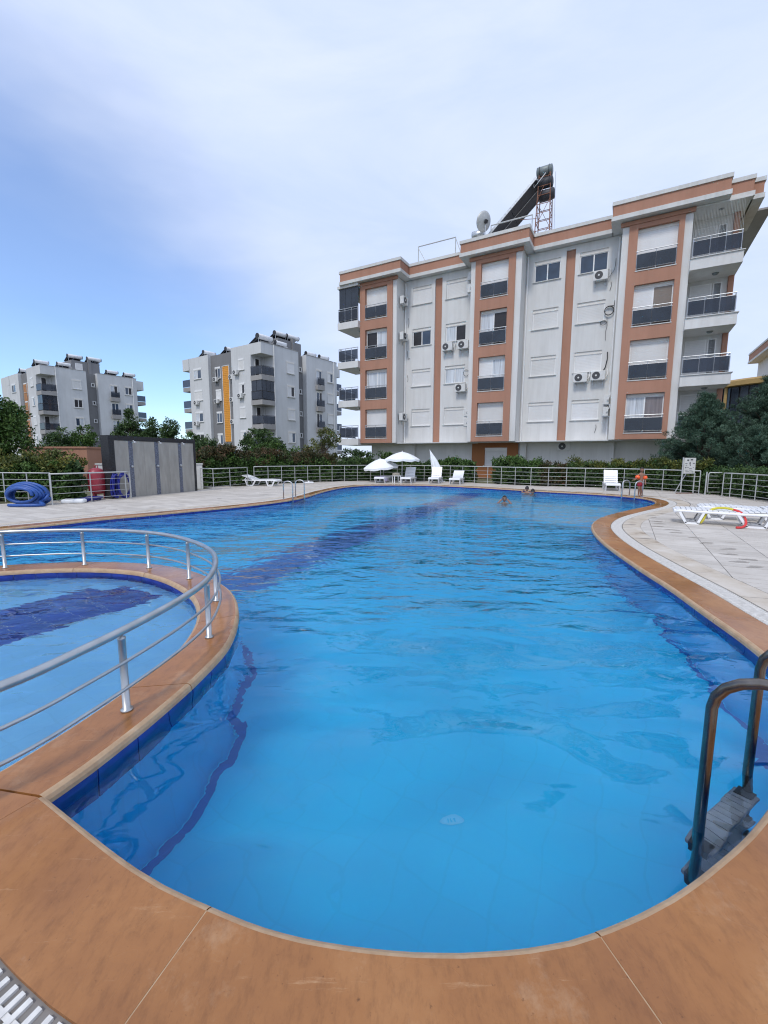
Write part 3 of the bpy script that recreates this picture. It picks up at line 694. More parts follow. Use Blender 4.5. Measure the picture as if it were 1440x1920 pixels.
# one phase puts a seam where the photograph shows it
for iu in range(-32, 40):
    for ib in range(-40, 140):
        u0 = 1.27 / 1.0 + iu * TW; c = FD * (u0 + TW / 2) + FB * (ib * TL + TL / 2)
        if not (-14 < c[0] < 15.5 and -3.0 < c[1] < 27.3): continue
        if not in_view(c[0], c[1], 0, 0.35) and not (abs(c[0]) < 7 and c[1] < 9): continue
        if not inside(deck_np, *c): continue
        g = 0.0045
        poly = [FD * (u0 + a) + FB * (ib * TL + b) for a, b in ((g, g), (TW - g, g), (TW - g, TL - g), (g, TL - g))]
        cut = False
        dd = np.linalg.norm(hole - c, axis=1); k = int(dd.argmin())
        if dd[k] < 0.55:
            for kk in {k, max(0, k - 3), min(len(hole) - 1, k + 3)}:
                if len(poly) < 3: break
                poly = clip(poly, hole[kk], hn[kk])
            cut = True
            if len(poly) < 3: continue
            cc = np.mean(poly, axis=0)
            if inside(hole_l, *cc): continue
        elif inside(hole_l, *c): continue
        pav.append((c, poly, cut))
pav.sort(key=lambda t: (0 if in_view(t[0][0], t[0][1]) else 1, t[0] @ t[0]))
pv_me = None; rest = MB()
for n, (c, poly, cut) in enumerate(pav):
    if n < 295:
        mb = MB(); pts = [tuple(p - c) for p in poly]; mb.prism(pts, -0.011, 0.0)
        if not cut:
            if pv_me is None: pv_me = mb.mesh('paver', 'deck')
            me = pv_me
        else: me = mb.mesh('paver', 'deck')
        link('paver', me, deck, loc=(c[0], c[1], random.uniform(-0.0012, 0.0008)))
    else:
        z = random.uniform(-0.0012, 0.0008); rest.prism([tuple(p) for p in poly], -0.011, z)
tag(rest.build('paver_field', 'deck', deck), kind='stuff')
print('pavers', len(pav))

# ------------------------------------------------------------------ the big block (local x = along the facade, y = into the building)
block = thing('apartment_building', 'four storey white apartment building with terracotta bays behind the pool', 'building', fw(0, 0), -YAW)
DR = 1.4                                       # recess of the white walls behind the bays
def panel(u0, u1, z0, z1, y, holes, depth, mi=0):
    """front wall sheet at y with rectangular openings and their reveals"""
    us = sorted({u0, u1, *[h[0] for h in holes], *[h[1] for h in holes]}); zs = sorted({z0, z1, *[h[2] for h in holes], *[h[3] for h in holes]})
    mb = MB()
    for a, b in zip(us[:-1], us[1:]):
        for c, d in zip(zs[:-1], zs[1:]):
            if any(h[0] <= a and b <= h[1] and h[2] <= c and d <= h[3] for h in holes): continue
            mb.add([(a, y, c), (b, y, c), (b, y, d), (a, y, d)], [(0, 1, 2, 3)], mi)
    for a, b, c, d in holes:
        e = y + depth
        mb.add([(a, y, c), (a, y, d), (a, e, d), (a, e, c)], [(0, 1, 2, 3)], mi); mb.add([(b, y, d), (b, y, c), (b, e, c), (b, e, d)], [(0, 1, 2, 3)], mi)
        mb.add([(a, y, d), (b, y, d), (b, e, d), (a, e, d)], [(0, 1, 2, 3)], mi); mb.add([(b, y, c), (a, y, c), (a, e, c), (b, e, c)], [(0, 1, 2, 3)], mi)
    return mb
def pane_fill(kind, u0, u1, z0, z1, y, parent):
    """glazing or shutter behind a frame: a slim solid sheet"""
    if kind == 's': MB().box(u0, y + 0.012, z0, u1, y + 0.03, z1).build('roller_shutter', 'shutter', parent)
    elif kind == 'b': MB().box(u0, y + 0.012, z0, u1, y + 0.03, z1).build('roller_shutter', 'shutter_brown', parent)
    else:
        mt = {'g': 'pane', 'd': 'pane_dark', 'c': 'curtain', 'k': 'curtain_brown', 'h': 'pane'}[kind]
        MB().box(u0, y + 0.03, z0, u1, y + 0.045, z1).build('pane', mt, parent)
def window(parent, u0, u1, z0, z1, y, kinds, box=0.2, sill=True, fr=0.055, boxmat='cream_box'):
    """casement with a shutter box on top; kinds = one code per leaf"""
    f = MB(); zt = z1 - box
    f.box(u0, y, z0, u0 + fr, y + 0.06, zt); f.box(u1 - fr, y, z0, u1, y + 0.06, zt); f.box(u0 + fr, y, z0, u1 - fr, y + 0.06, z0 + fr); f.box(u0 + fr, y, zt - fr * 0.7, u1 - fr, y + 0.06, zt)
    n = len(kinds); w = (u1 - u0 - 2 * fr)
    allsh = all(k == 's' for k in kinds) and n > 1
    for i in range(1, n):
        x = u0 + fr + w * i / n; f.box(x - fr * 0.6, y + (0.004 if not allsh else 0.036), z0 + fr, x + fr * 0.6, y + 0.056, zt - fr * 0.7)
    wo = f.build('window', 'pvc', parent)
    if allsh: pane_fill('s', u0 + fr, u1 - fr, z0 + fr, zt - fr * 0.7, y, wo)
    else:
        for i, k in enumerate(kinds): pane_fill(k, u0 + fr + w * i / n + 0.001, u0 + fr + w * (i + 1) / n - 0.001, z0 + fr, zt - fr * 0.7, y + (0 if k not in 's' else 0.0), wo)
    if box: MB().box(u0, y - 0.03, zt + 0.002, u1, y + 0.06, z1).build('shutter_box', boxmat, wo)
    if sill: MB().box(u0 - 0.08, y - 0.17, z0 - 0.045, u1 + 0.08, y + 0.0, z0 - 0.003).build('sill', 'trim_white', wo)
    return wo
def french(parent, u0, u1, z0, z1, y, kinds):
    """full height sliding window with box, glass balustrade in front"""
    wo = window(parent, u0, u1, z0, z1, y, kinds, box=0.17, sill=False, fr=0.06)
    b = MB(); b.box(u0 - 0.03, y - 0.27, z0 - 0.05, u1 + 0.03, y - 0.0, z0 - 0.004); b.build('sill', 'trim_white', wo)
    r = MB(); yy = y - 0.24
    r.cyl((u0 - 0.02, yy, z0 + 1.0), (u1 + 0.02, yy, z0 + 1.0), 0.024, 8); r.cyl((u0 - 0.02, yy, z0 + 0.85), (u1 + 0.02, yy, z0 + 0.85), 0.015, 6); r.cyl((u0, yy, z0 + 0.10), (u1, yy, z0 + 0.10), 0.02, 6)
    for u in (u0 + 0.03, (u0 + u1) / 2, u1 - 0.03): r.cyl((u, yy, z0), (u, yy, z0 + 1.0), 0.018, 6)
    ba = r.build('balustrade', 'steel', parent)
    c = (u0 + u1) / 2
    for a, d in ((u0 + 0.035, c - 0.012), (c + 0.012, u1 - 0.035)): MB().box(a, yy - 0.03, z0 + 0.12, d, yy - 0.02, z0 + 0.83).build('glass_panel', 'smoked', ba)
FLZ = [2.98 + 3.0 * k for k in range(4)]
ZB, ZT = 2.6, 14.68
# core mass behind everything
core = MB(); core.box(-0.4, DR + 0.25, 0.0, 22.44, 15.0, 14.6); core.build('core', 'white_plaster', block)
# recessed walls with two window columns each
kinds1 = [('ss', 'ss'), ('ss', 'cc'), ('dg', 'cd'), ('ss', 'ss')]
kinds2 = [('ss', 'ss'), ('ss', 'ss'), ('ss', 'ss'), ('gg', 'gg')]
for (ua, ub, wins, strip, kk) in ((2.4, 8.75, ((3.38, 4.90), (6.08, 7.62)), (5.19, 5.75), kinds1), (11.3, 17.55, ((12.2, 13.78), (14.9, 16.48)), (14.1, 14.64), kinds2)):
    holes = []
    for k in range(4):
        for (a, b) in wins: holes.append((a, b, 3.93 + 2.985 * k, 5.19 + 2.985 * k))
    sh = (strip[0], strip[1], ZB, 14.45)
    panel(ua, ub, ZB, ZT, DR, holes + [sh], 0.14).build('wall', 'white_plaster', block)
    MB().box(strip[0] + 0.001, DR + 0.13, ZB, strip[1] - 0.001, DR + 0.2, 14.45).build('colour_strip', 'orange_plaster', block)
    MB().box(ua, DR + 0.001, ZB - 0.09, ub, DR + 0.26, ZB - 0.001).build('soffit_edge', 'white_plaster', block)
    for k in range(4):
        for j, (a, b) in enumerate(wins): window(block, a, b, 3.93 + 2.985 * k, 5.19 + 2.985 * k, DR + 0.09, kk[k][j], sill=True)
# projecting bays
bays = [(-0.47, 2.38, 0.0, 1.93, ['ss', 'cc', 'dc', 'ss'], -0.47, 2.70), (8.66, 11.28, 9.04, 10.84, ['ss', 'sc', 'cd', 'ss'], 8.34, 11.66), (17.54, 20.14, 17.98, 19.88, ['ck', 'ss', 'sb', 'ss'], 17.2, 20.48)]
for (u0, u1, w0, w1_, kk, p0, p1) in bays:
    holes = [(w0, w1_, FLZ[k], FLZ[k] + 2.23) for k in range(4)]
    o = panel(u0, u1, ZB, 14.68, 0.0, holes, 0.30)
    for a in (u0, u1):
        vs = [(a, 0.0, ZB), (a, 0.1, ZB), (a, 0.1, 14.68), (a, 0.0, 14.68)]; o.add(vs, [(0, 1, 2, 3)])
    o.build('bay_front', 'orange_plaster', block)
    s = MB()
    if p0 < u0: s.box(p0, 0.08, ZB, u0, DR + 0.2, 14.66)
    if p1 > u1: s.box(u1, 0.08, ZB, p1, DR + 0.2, 14.66)
    s.box(u0 + 0.002, 0.32, ZB, u1 - 0.002, DR + 0.2, 14.66)
    s.build('bay_side', 'white_plaster', block)
    MB().box(p0 - 0.1 if p0 < u0 else p0, -0.05, 14.45, p1 + 0.1, 0.075, 14.66).build('bay_cap', 'orange_plaster', block)
    for k in range(4): french(block, w0, w1_, FLZ[k], FLZ[k] + 2.23, 0.24, kk[k])
# parapet: (u0, u1, y front, y back)
segs = [(-2.05, 3.22, -0.40, 0.6), (3.22, 7.72, 1.0, 2.0), (7.72, 12.12, -0.40, 0.6), (12.12, 16.68, 1.0, 2.0), (16.68, 21.93, -0.40, 0.6), (21.93, 22.95, 0.30, 1.4), (22.95, 23.43, 0.75, 4.0)]
def ring_path(seg):                            # stepped front line of the parapet
    pts = []
    for (a, b, yf, yb) in seg: pts += [(a, yf), (b, yf)]
    return pts
for n, (a, b, yf, yb) in enumerate(segs):
    la = segs[n - 1][2] if n else yf + 9; ra = segs[n + 1][2] if n + 1 < len(segs) else 9.0
    x0 = a; x1 = b; ye = 2.6 if n < 6 else 4.5
    MB().box(x0, yf, 14.93, x1, ye, 15.50).build('parapet', 'orange_plaster', block)
    e0 = 0.06 if yf < la else 0.0; e1 = 0.06 if yf < ra else 0.0
    MB().box(x0 - e0, yf - 0.06, 15.502, x1 + e1, ye, 15.70).build('parapet_cap', 'trim_white', block)
    MB().box(x0 - e0, yf - 0.06, 14.70, x1 + e1, ye, 14.928).build('cornice', 'trim_white', block)
MB().box(-2.45, 0.6, 14.74, -2.05, 9.0, 15.5).build('parapet', 'orange_plaster', block)
MB().box(-2.5, 0.55, 15.502, -2.051, 9.0, 15.66).build('parapet_cap', 'trim_white', block)
MB().box(-2.5, 0.55, 14.5, -2.051, 9.0, 14.738).build('cornice', 'trim_white', block)
MB().box(-2.0, 2.62, 14.9, 24.2, 14.0, 15.0).build('roof', 'slab_grey', block)
MB().box(12.7, 3.4, 15.0, 15.0, 6.0, 16.35).build('stair_head', 'orange_plaster', block)
# right hand corner balconies
def lamp(u, y, z, parent):
    MB().lathe([(0.0, -0.10), (0.10, -0.085), (0.15, -0.03), (0.16, 0.0)], 14, (u, y, z - 0.002)).build('ceiling_lamp', 'tank_grey', parent, True)
for k in range(4):
    z = FLZ[k]
    slab = MB().box(20.50, -0.30, z - 0.58, 22.72, 2.0, z - 0.02).build('balcony_slab', 'white_plaster', block)
    MB().box(20.50, -0.36, z - 0.018, 22.78, 2.0, z + 0.025).build('slab_coping', 'trim_white', slab)
    ba = MB(); yy = -0.22
    for h, r in ((1.0, 0.026), (0.86, 0.014), (0.12, 0.018)):
        ba.tube([(20.55, yy, z + h), (22.62, yy, z + h), (22.62, 1.9, z + h)], r, 6)
    for (u, y) in ((20.57, yy), (21.3, yy), (21.95, yy), (22.6, yy), (22.62, 0.7), (22.62, 1.6)): ba.cyl((u, y, z), (u, y, z + 1.0), 0.02, 6)
    ba = ba.build('balustrade', 'steel', block)
    for a, d in ((20.6, 21.28), (21.32, 21.93), (21.97, 22.58)): MB().box(a, yy - 0.03, z + 0.14, d, yy - 0.02, z + 0.84).build('glass_panel', 'smoked_clear', ba)
    MB().box(22.63, -0.15, z + 0.14, 22.64, 1.55, z + 0.84).build('glass_panel', 'smoked_clear', ba)
    lamp(21.75, 0.75, (z + 3.0 - 0.58) if k < 3 else 14.66, block)
    # recessed wall of the loggia with a wide shuttered door
    window(block, 20.75, 21.75, z + 0.02, z + 2.2, 1.62, 's', box=0.0, sill=False)
    window(block, 21.80, 22.2, z + 0.02, z + 2.2, 1.62, 'c', box=0.0, sill=False)
lw = MB(); lw.box(20.50, 1.70, ZB, 22.45, 2.0, 14.68); lw.build('loggia_wall', 'white_plaster', block)
MB().box(22.452, 1.5, ZB, 22.70, 4.0, 14.68).build('corner_pier', 'orange_plaster', block)
MB().box(20.48, 0.08, ZB, 20.5, 1.70, 14.66).build('loggia_side', 'white_plaster', block)
MB().box(20.5, 0.06, 14.60, 22.9, 2.1, 14.69).build('loggia_ceiling', 'white_plaster', block)
# net across the top right balcony
net = MB()
for i in range(34):
    u = 20.56 + i * 0.062; net.cyl((u, -0.15, FLZ[3] + 1.0), (u, -0.05, 14.6), 0.0035, 4)
net.build('bird_net', 'sign_face', block)
# left hand corner balconies
for k in range(4):
    z = FLZ[k]
    slab = MB().box(-2.38, -0.30, z - 0.52, -0.475, 2.3, z - 0.02).build('balcony_slab', 'white_plaster', block)
    ba = MB(); yy = -0.24
    for h, r in ((1.0, 0.026), (0.86, 0.014), (0.12, 0.018)): ba.tube([(-0.5, yy, z + h), (-2.32, yy, z + h), (-2.32, 2.2, z + h)], r, 6)
    for (u, y) in ((-0.52, yy), (-1.1, yy), (-1.7, yy), (-2.32, yy), (-2.32, 0.9), (-2.32, 2.1)): ba.cyl((u, y, z - 0.02), (u, y, z + 1.0), 0.02, 6)
    ba = ba.build('balustrade', 'steel', block)
    for a, d in ((-2.28, -1.72), (-1.68, -1.12), (-1.08, -0.54)): MB().box(a, yy - 0.03, z + 0.14, d, yy - 0.02, z + 0.84).build('glass_panel', 'smoked_clear', ba)
    MB().box(-2.355, -0.15, z + 0.14, -2.345, 2.15, z + 0.84).build('glass_panel', 'smoked_clear', ba)
    lamp(-0.9, 0.8, (z + 3.0 - 0.52) if k < 3 else 14.68, block)
MB().box(-0.75, 1.3, ZB, -0.472, 2.4, 14.68).build('corner_pier', 'white_plaster', block)
gz = MB()
for a, b in ((-2.26, -1.68), (-1.66, -1.10), (-1.08, -0.5)): MB().box(a, -0.19, FLZ[3] + 0.02, b, -0.17, 14.48).build('balcony_glazing', 'smoked', block)
MB().box(-2.29, -0.15, FLZ[3] + 0.02, -2.27, 2.2, 14.48).build('balcony_glazing', 'smoked', block)
MB().box(-2.38, -0.3, 14.5, -0.475, 2.3, 14.7).build('balcony_roof', 'white_plaster', block)
# laundry and flower pots on the third floor balcony on the left
# ground floor, set back under the upper storeys
GY = 2.0
gwins = [(0.9, 2.5, 0.35, 2.0, 's'), (4.3, 5.9, 0.2, 2.05, 'gk'), (12.55, 14.1, 0.3, 2.12, 'ss'), (16.2, 16.9, 0.02, 2.18, 's'), (18.0, 20.4, 0.3, 2.2, 's')]
panel(-0.4, 8.3, 0.0, 2.62, GY, [w[:4] for w in gwins[:2]], 0.12).build('ground_wall', 'shaded_ground_plaster', block)
panel(11.6, 22.44, 0.0, 2.62, GY, [w[:4] for w in gwins[2:]], 0.12).build('ground_wall', 'shaded_ground_plaster', block)
for w in gwins: window(block, w[0], w[1], w[2], w[3], GY + 0.05, w[4], box=0.16, sill=False, boxmat='pvc')
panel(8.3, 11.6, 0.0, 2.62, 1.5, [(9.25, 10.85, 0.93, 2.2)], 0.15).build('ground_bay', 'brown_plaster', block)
s = MB(); s.box(8.3, 1.502, 0, 8.42, GY + 0.2, 2.62); s.box(11.48, 1.502, 0, 11.6, GY + 0.2, 2.62); s.build('ground_bay_side', 'brown_plaster', block)
window(block, 9.25, 10.85, 0.93, 2.2, 1.58, 's', box=0.16, sill=True, boxmat='pvc')
for u in (11.75, 17.1): MB().box(u, 1.35, 0, u + 0.42, 1.8, 2.6).build('column', 'white_plaster', block)
for u in (2.8,): MB().box(u, 1.35, 0, u + 0.9, 1.8, 2.6).build('column', 'white_plaster', block)
MB().box(-2.38, 0.33, 2.54, 20.49, 2.3, 2.598).build('overhang_soffit', 'grey_white_plaster', block)
MB().box(-0.39, 2.14, 0, 22.43, 2.4, 2.6).build('ground_core', 'grey_white_plaster', block)
# downpipes
for u, y in ((11.78, DR - 0.06), (17.05, DR - 0.06), (2.82, DR - 0.06)):
    MB().tube([(u, y, ZB), (u, y, 14.3), (u, y - 0.1, 14.5)], 0.05, 8).build('downpipe', 'pvc', block)
# loose cables hanging on the wall
def squig(pts, r=0.012): return MB().tube([tuple(p) for p in catmull(pts, 0.05)], r, 5)
for pts in ([(16.9, 1.36, 13.4), (16.88, 1.34, 12.9), (16.75, 1.33, 12.6), (16.45, 1.33, 12.45)], [(16.72, 1.36, 12.1), (16.75, 1.36, 11.9), (16.68, 1.36, 11.6)], [(16.62, 1.36, 10.1), (16.66, 1.36, 9.6), (16.6, 1.36, 9.2), (16.62, 1.36, 8.7)], [(3.05, 1.36, 12.0), (3.1, 1.36, 11.7), (3.02, 1.36, 11.3)], [(3.0, 1.36, 7.8), (3.06, 1.36, 7.5), (3.02, 1.36, 7.3)], [(3.0, 1.36, 9.6), (3.02, 1.36, 9.2), (3.1, 1.36, 9.0), (3.2, 1.36, 9.05)], [(16.4, 1.36, 3.6), (16.42, 1.36, 3.4), (16.35, 1.36, 3.1)]):
    squig(pts).build('hanging_cable', 'black_plastic', block)
c = [(16.72 + 0.26 * math.cos(t * 0.5), 1.35 - 0.004 * t, 10.42 + 0.26 * math.sin(t * 0.5)) for t in range(30)] + [(16.98, 1.34, 10.7), (17.0, 1.34, 11.0)]
MB().tube(c, 0.022, 6).build('cable_coil', 'black_plastic', block)
c = [(16.45 + 0.17 * math.cos(t * 0.5), 1.35 - 0.004 * t, 9.75 + 0.13 * math.sin(t * 0.5)) for t in range(20)]
MB().tube(c, 0.016, 6).build('cable_coil', 'black_plastic', block)
MB().tube([(16.78, 1.35, 8.0), (16.8, 1.34, 7.6), (16.72, 1.33, 7.1), (16.6, 1.3, 6.85)], 0.03, 6).build('hanging_cable', 'black_plastic', block)
MB().tube([(7.75 + 0.2 * math.cos(t * 0.45), 1.34, 7.55 + 0.22 * math.sin(t * 0.45)) for t in range(16)], 0.016, 6).build('cable_coil', 'black_plastic', block)

# ------------------------------------------------------------------ air conditioners
def make_ac(label, loc, rz, group=None):
    t = thing('air_conditioner', label, 'air conditioner', loc, rz, group)
    MB().box(-0.40, -0.30, 0.0, 0.40, 0.0, 0.55).build('casing', 'ac_white', t, bevel=0.02)
    MB().lathe([(0.0, 0.0), (0.21, 0.0), (0.225, 0.012), (0.0, 0.014)], 20, (-0.10, -0.302, 0.28), R=Matrix.Rotation(PI / 2, 3, 'X')).build('fan_grille', 'fan', t)
    MB().lathe([(0.0, 0.0), (0.055, 0.0), (0.055, 0.008), (0.0, 0.012)], 12, (-0.10, -0.318, 0.28), R=Matrix.Rotation(PI / 2, 3, 'X')).build('fan_hub', 'ac_white', t)
    b = MB()
    for x in (-0.28, 0.28): b.box(x - 0.02, -0.34, -0.04, x + 0.02, 0.1, 0.0); b.box(x - 0.02, 0.06, -0.28, x + 0.02, 0.1, -0.04)
    b.build('bracket', 'steel_dull', t)
    MB().tube([(0.41, -0.1, 0.2), (0.5, -0.05, 0.28), (0.52, 0.05, 0.5), (0.5, 0.08, 0.7)], 0.022, 6).build('hose', 'pvc', t)
    return t
AC0 = None
def ac(label, world, rz, group=None):
    global AC0
    if AC0 is None: AC0 = make_ac(label, world, rz, group); return AC0
    return dup(AC0, world, rz, label, group=group)
GA = 'air conditioners on the big white and terracotta building'
for (u, back, z, face, lab) in (
    (2.82, 0.75, 12.8, 'R', 'air conditioner beside the left bay at top floor level, highest of its column'),
    (2.82, 0.75, 10.25, 'R', 'air conditioner beside the left bay at third floor level, second from the top'),
    (2.82, 0.75, 4.3, 'R', 'air conditioner beside the left bay at first floor level, lowest of its column'),
    (6.35, 1.28, 9.2, 'F', 'left one of the two air conditioners under the open window left of the middle bay'),
    (7.55, 1.28, 9.2, 'F', 'right one of the two air conditioners under the open window left of the middle bay'),
    (7.42, 1.28, 6.22, 'F', 'single air conditioner under the curtained window left of the middle bay'),
    (8.23, 0.95, 13.55, 'L', 'upper one of two air conditioners seen edge on left of the middle bay, top floor'),
    (8.23, 0.95, 12.75, 'L', 'lower one of two air conditioners seen edge on left of the middle bay, top floor'),
    (8.23, 0.95, 4.42, 'L', 'upper one of two air conditioners seen edge on left of the middle bay, first floor'),
    (8.23, 0.95, 3.72, 'L', 'lower one of two air conditioners seen edge on left of the middle bay, first floor'),
    (16.15, 1.28, 12.2, 'F', 'air conditioner under the top floor glazed window beside the right bay'),
    (15.35, 1.28, 6.25, 'F', 'left one of the two air conditioners under a shuttered window beside the right bay'),
    (16.35, 1.28, 6.3, 'F', 'right one of the two air conditioners under a shuttered window beside the right bay'),
    (17.08, 0.95, 4.75, 'L', 'upper one of the two air conditioners at the left edge of the right bay'),
    (17.08, 0.95, 4.05, 'L', 'lower one of the two air conditioners at the left edge of the right bay'),
    (14.55, 1.88, 1.98, 'F', 'air conditioner under the overhang on the ground floor wall')):
    rz = -YAW + {'F': 0, 'R': PI / 2, 'L': -PI / 2}[face]
    ac(lab, fw(u, back, z), rz, GA)

# ------------------------------------------------------------------ things on the big roof
def roof(u, b, z): return fw(u, b, z)
# tall solar heater: long black collector sloping up to stacked tanks on a rusty tower
tall = thing('solar_water_heater', 'tall solar heater with long black collectors rising to stacked tanks on a rusty tower', 'solar heater', fw(0, 0), -YAW)
cA, cB = Vector((8.75, 2.3, 16.55)), Vector((11.95, 2.3, 19.45))
for j, off in enumerate((0.0, 1.15)):
    for k in range(2):
        a = cA.lerp(cB, k * 0.5 + 0.005); b = cA.lerp(cB, k * 0.5 + 0.495)
        o = MB(); o.bar(a + Vector((0, off, 0)), b + Vector((0, off, 0)), 1.05, 0.10, up=(-0.6, 0, 0.8)); o.build('collector', 'tank_black', tall)
fr = MB()
for off in (-0.56, 0.56, 1.70): fr.bar(cA + Vector((0, off, 0.0)), cB + Vector((0, off, 0.0)), 0.05, 0.16, up=(-0.6, 0, 0.8))
fr.bar(cA.lerp(cB, .5) + Vector((0, -0.6, 0.06)), cA.lerp(cB, .5) + Vector((0, 1.75, 0.06)), 0.06, 0.06)
fr.build('collector_frame', 'galv', tall)
for (z, x, y, mt, L) in ((20.05, 12.35, 2.4, 'tank_grey', 1.0), (19.35, 12.4, 2.4, 'tank_black', 1.0), (18.65, 12.55, 2.5, 'tank_black', 0.95)):
    tk = MB(); tk.lathe([(0, -0.5 * L), (0.2, -0.5 * L), (0.32, -0.46 * L), (0.32, 0.46 * L), (0.2, 0.5 * L), (0, 0.5 * L)], 18, (x, y, z), R=Matrix.Rotation(PI / 2, 3, 'Y'))
    tk = tk.build('tank', mt, tall, True)
    bd = MB()
    for q in (-0.3, 0.3): bd.tube([(x + q * L, y + 0.33 * math.cos(a * PI / 8), z + 0.33 * math.sin(a * PI / 8)) for a in range(16)], 0.018, 4, closed=True)
    bd.build('strap', 'black_plastic', tk)
tw = MB(); base = 15.0
legs = [((11.9, 2.1), (12.05, 2.2)), ((12.9, 2.1), (12.75, 2.2)), ((12.9, 3.2), (12.75, 3.0)), ((11.9, 3.2), (12.05, 3.0))]
for (b, t) in legs: tw.bar((b[0], b[1], base), (t[0], t[1], 19.9), 0.05, 0.05)
for i in range(9):
    f = i / 9 + 0.06; z = base + (19.9 - base) * f; pts = [(b[0] + (t[0] - b[0]) * f, b[1] + (t[1] - b[1]) * f, z) for b, t in legs]
    for k in range(4): tw.bar(pts[k], pts[(k + 1) % 4], 0.03, 0.03)
for i in range(3):
    f0, f1 = i / 3, (i + 1) / 3
    P0 = [Vector((b[0] + (t[0] - b[0]) * f0, b[1] + (t[1] - b[1]) * f0, base + 4.9 * f0)) for b, t in legs]; P1 = [Vector((b[0] + (t[0] - b[0]) * f1, b[1] + (t[1] - b[1]) * f1, base + 4.9 * f1)) for b, t in legs]
    for k in range(4): tw.bar(P0[k], P1[(k + 1) % 4], 0.025, 0.025)
tw.bar((10.2, 2.6, 16.9), (12.0, 2.2, 16.4), 0.03, 0.03); tw.bar((10.8, 2.6, 17.6), (12.0, 2.2, 17.2), 0.03, 0.03); tw.bar((10.4, 3.4, 17.0), (12.0, 3.1, 15.9), 0.03, 0.03)
tw.build('tower', 'rusty_steel', tall)
MB().tube([(11.75, 2.0, 19.6), (11.8, 1.95, 19.0), (12.2, 1.95, 19.4), (12.5, 1.95, 19.7)], 0.025, 6).build('pipe', 'pvc', tall)
MB().tube([(13.05, 2.3, 19.8), (13.1, 2.3, 17.5), (13.15, 2.3, 15.5)], 0.012, 5).build('pipe', 'galv', tall)
# lower heater at the left of it: two short tanks with a collector sloping down left
low = thing('solar_water_heater', 'low solar heater with two rusty silver tanks beside the satellite dish', 'solar heater', fw(0, 0), -YAW)
for (z, x, mt) in ((16.95, 8.15, 'galv'), (16.35, 8.2, 'tank_rust')):
    MB().lathe([(0, -0.42), (0.2, -0.42), (0.29, -0.38), (0.29, 0.38), (0.2, 0.42), (0, 0.42)], 16, (x, 1.9, z), R=Matrix.Rotation(PI / 2, 3, 'Y')).build('tank', mt, low, True)
MB().bar((6.0, 1.9, 15.05), (7.75, 1.9, 16.2), 1.0, 0.1, up=(-0.6, 0, 0.8)).build('collector', 'solar', low)
f = MB()
for x in (7.85, 8.5):
    for y in (1.6, 2.2): f.bar((x, y, 15.0), (x, y, 16.7), 0.04, 0.04)
f.build('stand', 'galv', low)
# dish
dish = thing('satellite_dish', 'grey round satellite dish on the roof edge above the middle bay', 'satellite dish', fw(8.95, 0.9, 15.0), -YAW)
Rd = Matrix.Rotation(math.radians(62), 3, 'Z') @ Matrix.Rotation(math.radians(-70), 3, 'X')
pr_ = [(0.0, 0.0)] + [(0.62 * t, 0.18 * t * t) for t in (0.2, 0.4, 0.6, 0.8, 1.0)]
d = MB().lathe(pr_ + [(0.61, 0.20)] + [(0.62 * t, 0.18 * t * t + 0.02) for t in (0.8, 0.6, 0.4, 0.2)] + [(0, 0.02)], 28, (0, 0, 2.2), R=Rd); d.build('reflector', 'painted_steel', dish, True)
MB().cyl((0, 0, 0), (0, 0.02, 2.15), 0.03, 8).build('mast', 'galv', dish)
ax = Rd @ Vector((0, 0, 1)); c0 = Vector((0, 0, 2.2))
MB().obox(c0 - ax * 0.07, (0.2, 0.2, 0.14), Rd).build('mount', 'black_plastic', dish)
MB().tube([c0 + Rd @ Vector((0, -0.55, 0.15)), c0 + ax * 0.6], 0.015, 6).build('feed_arm', 'galv', dish)
# white pipe frames standing behind the parapet
def pipe_frame(label, u0, u1, y, z0, z1, mt, diag=True):
    t = thing('pipe_frame', label, 'roof frame', fw(u0, y, z0), -YAW); L = u1 - u0; h = z1 - z0
    MB().cyl((0, 0, h), (L, 0, h), 0.04, 6).build('top_rail', mt, t)
    MB().cyl((0, 0, 0), (0, 0, h), 0.035, 6).build('post', mt, t); MB().cyl((L, 0, 0), (L, 0, h), 0.035, 6).build('post', mt, t)
    if diag: MB().cyl((0, 0, h - 0.1), (L * 0.35, 0, 0.1), 0.025, 6).build('brace', mt, t); MB().cyl((L, 0, h - 0.05), (L + 0.7, 0, 0.1), 0.025, 6).build('brace', mt, t)
    MB().cyl((0, 0, 0.35), (L, 0, 0.35), 0.025, 6).build('lower_rail', mt, t)
    return t
pipe_frame('white pipe frame standing on the roof above the left bay', 3.75, 6.65, 1.5, 15.0, 17.0, 'painted_steel')
pipe_frame('white pipe frame in front of the long black solar collectors', 9.35, 12.0, 0.9, 15.0, 16.85, 'painted_steel', False)

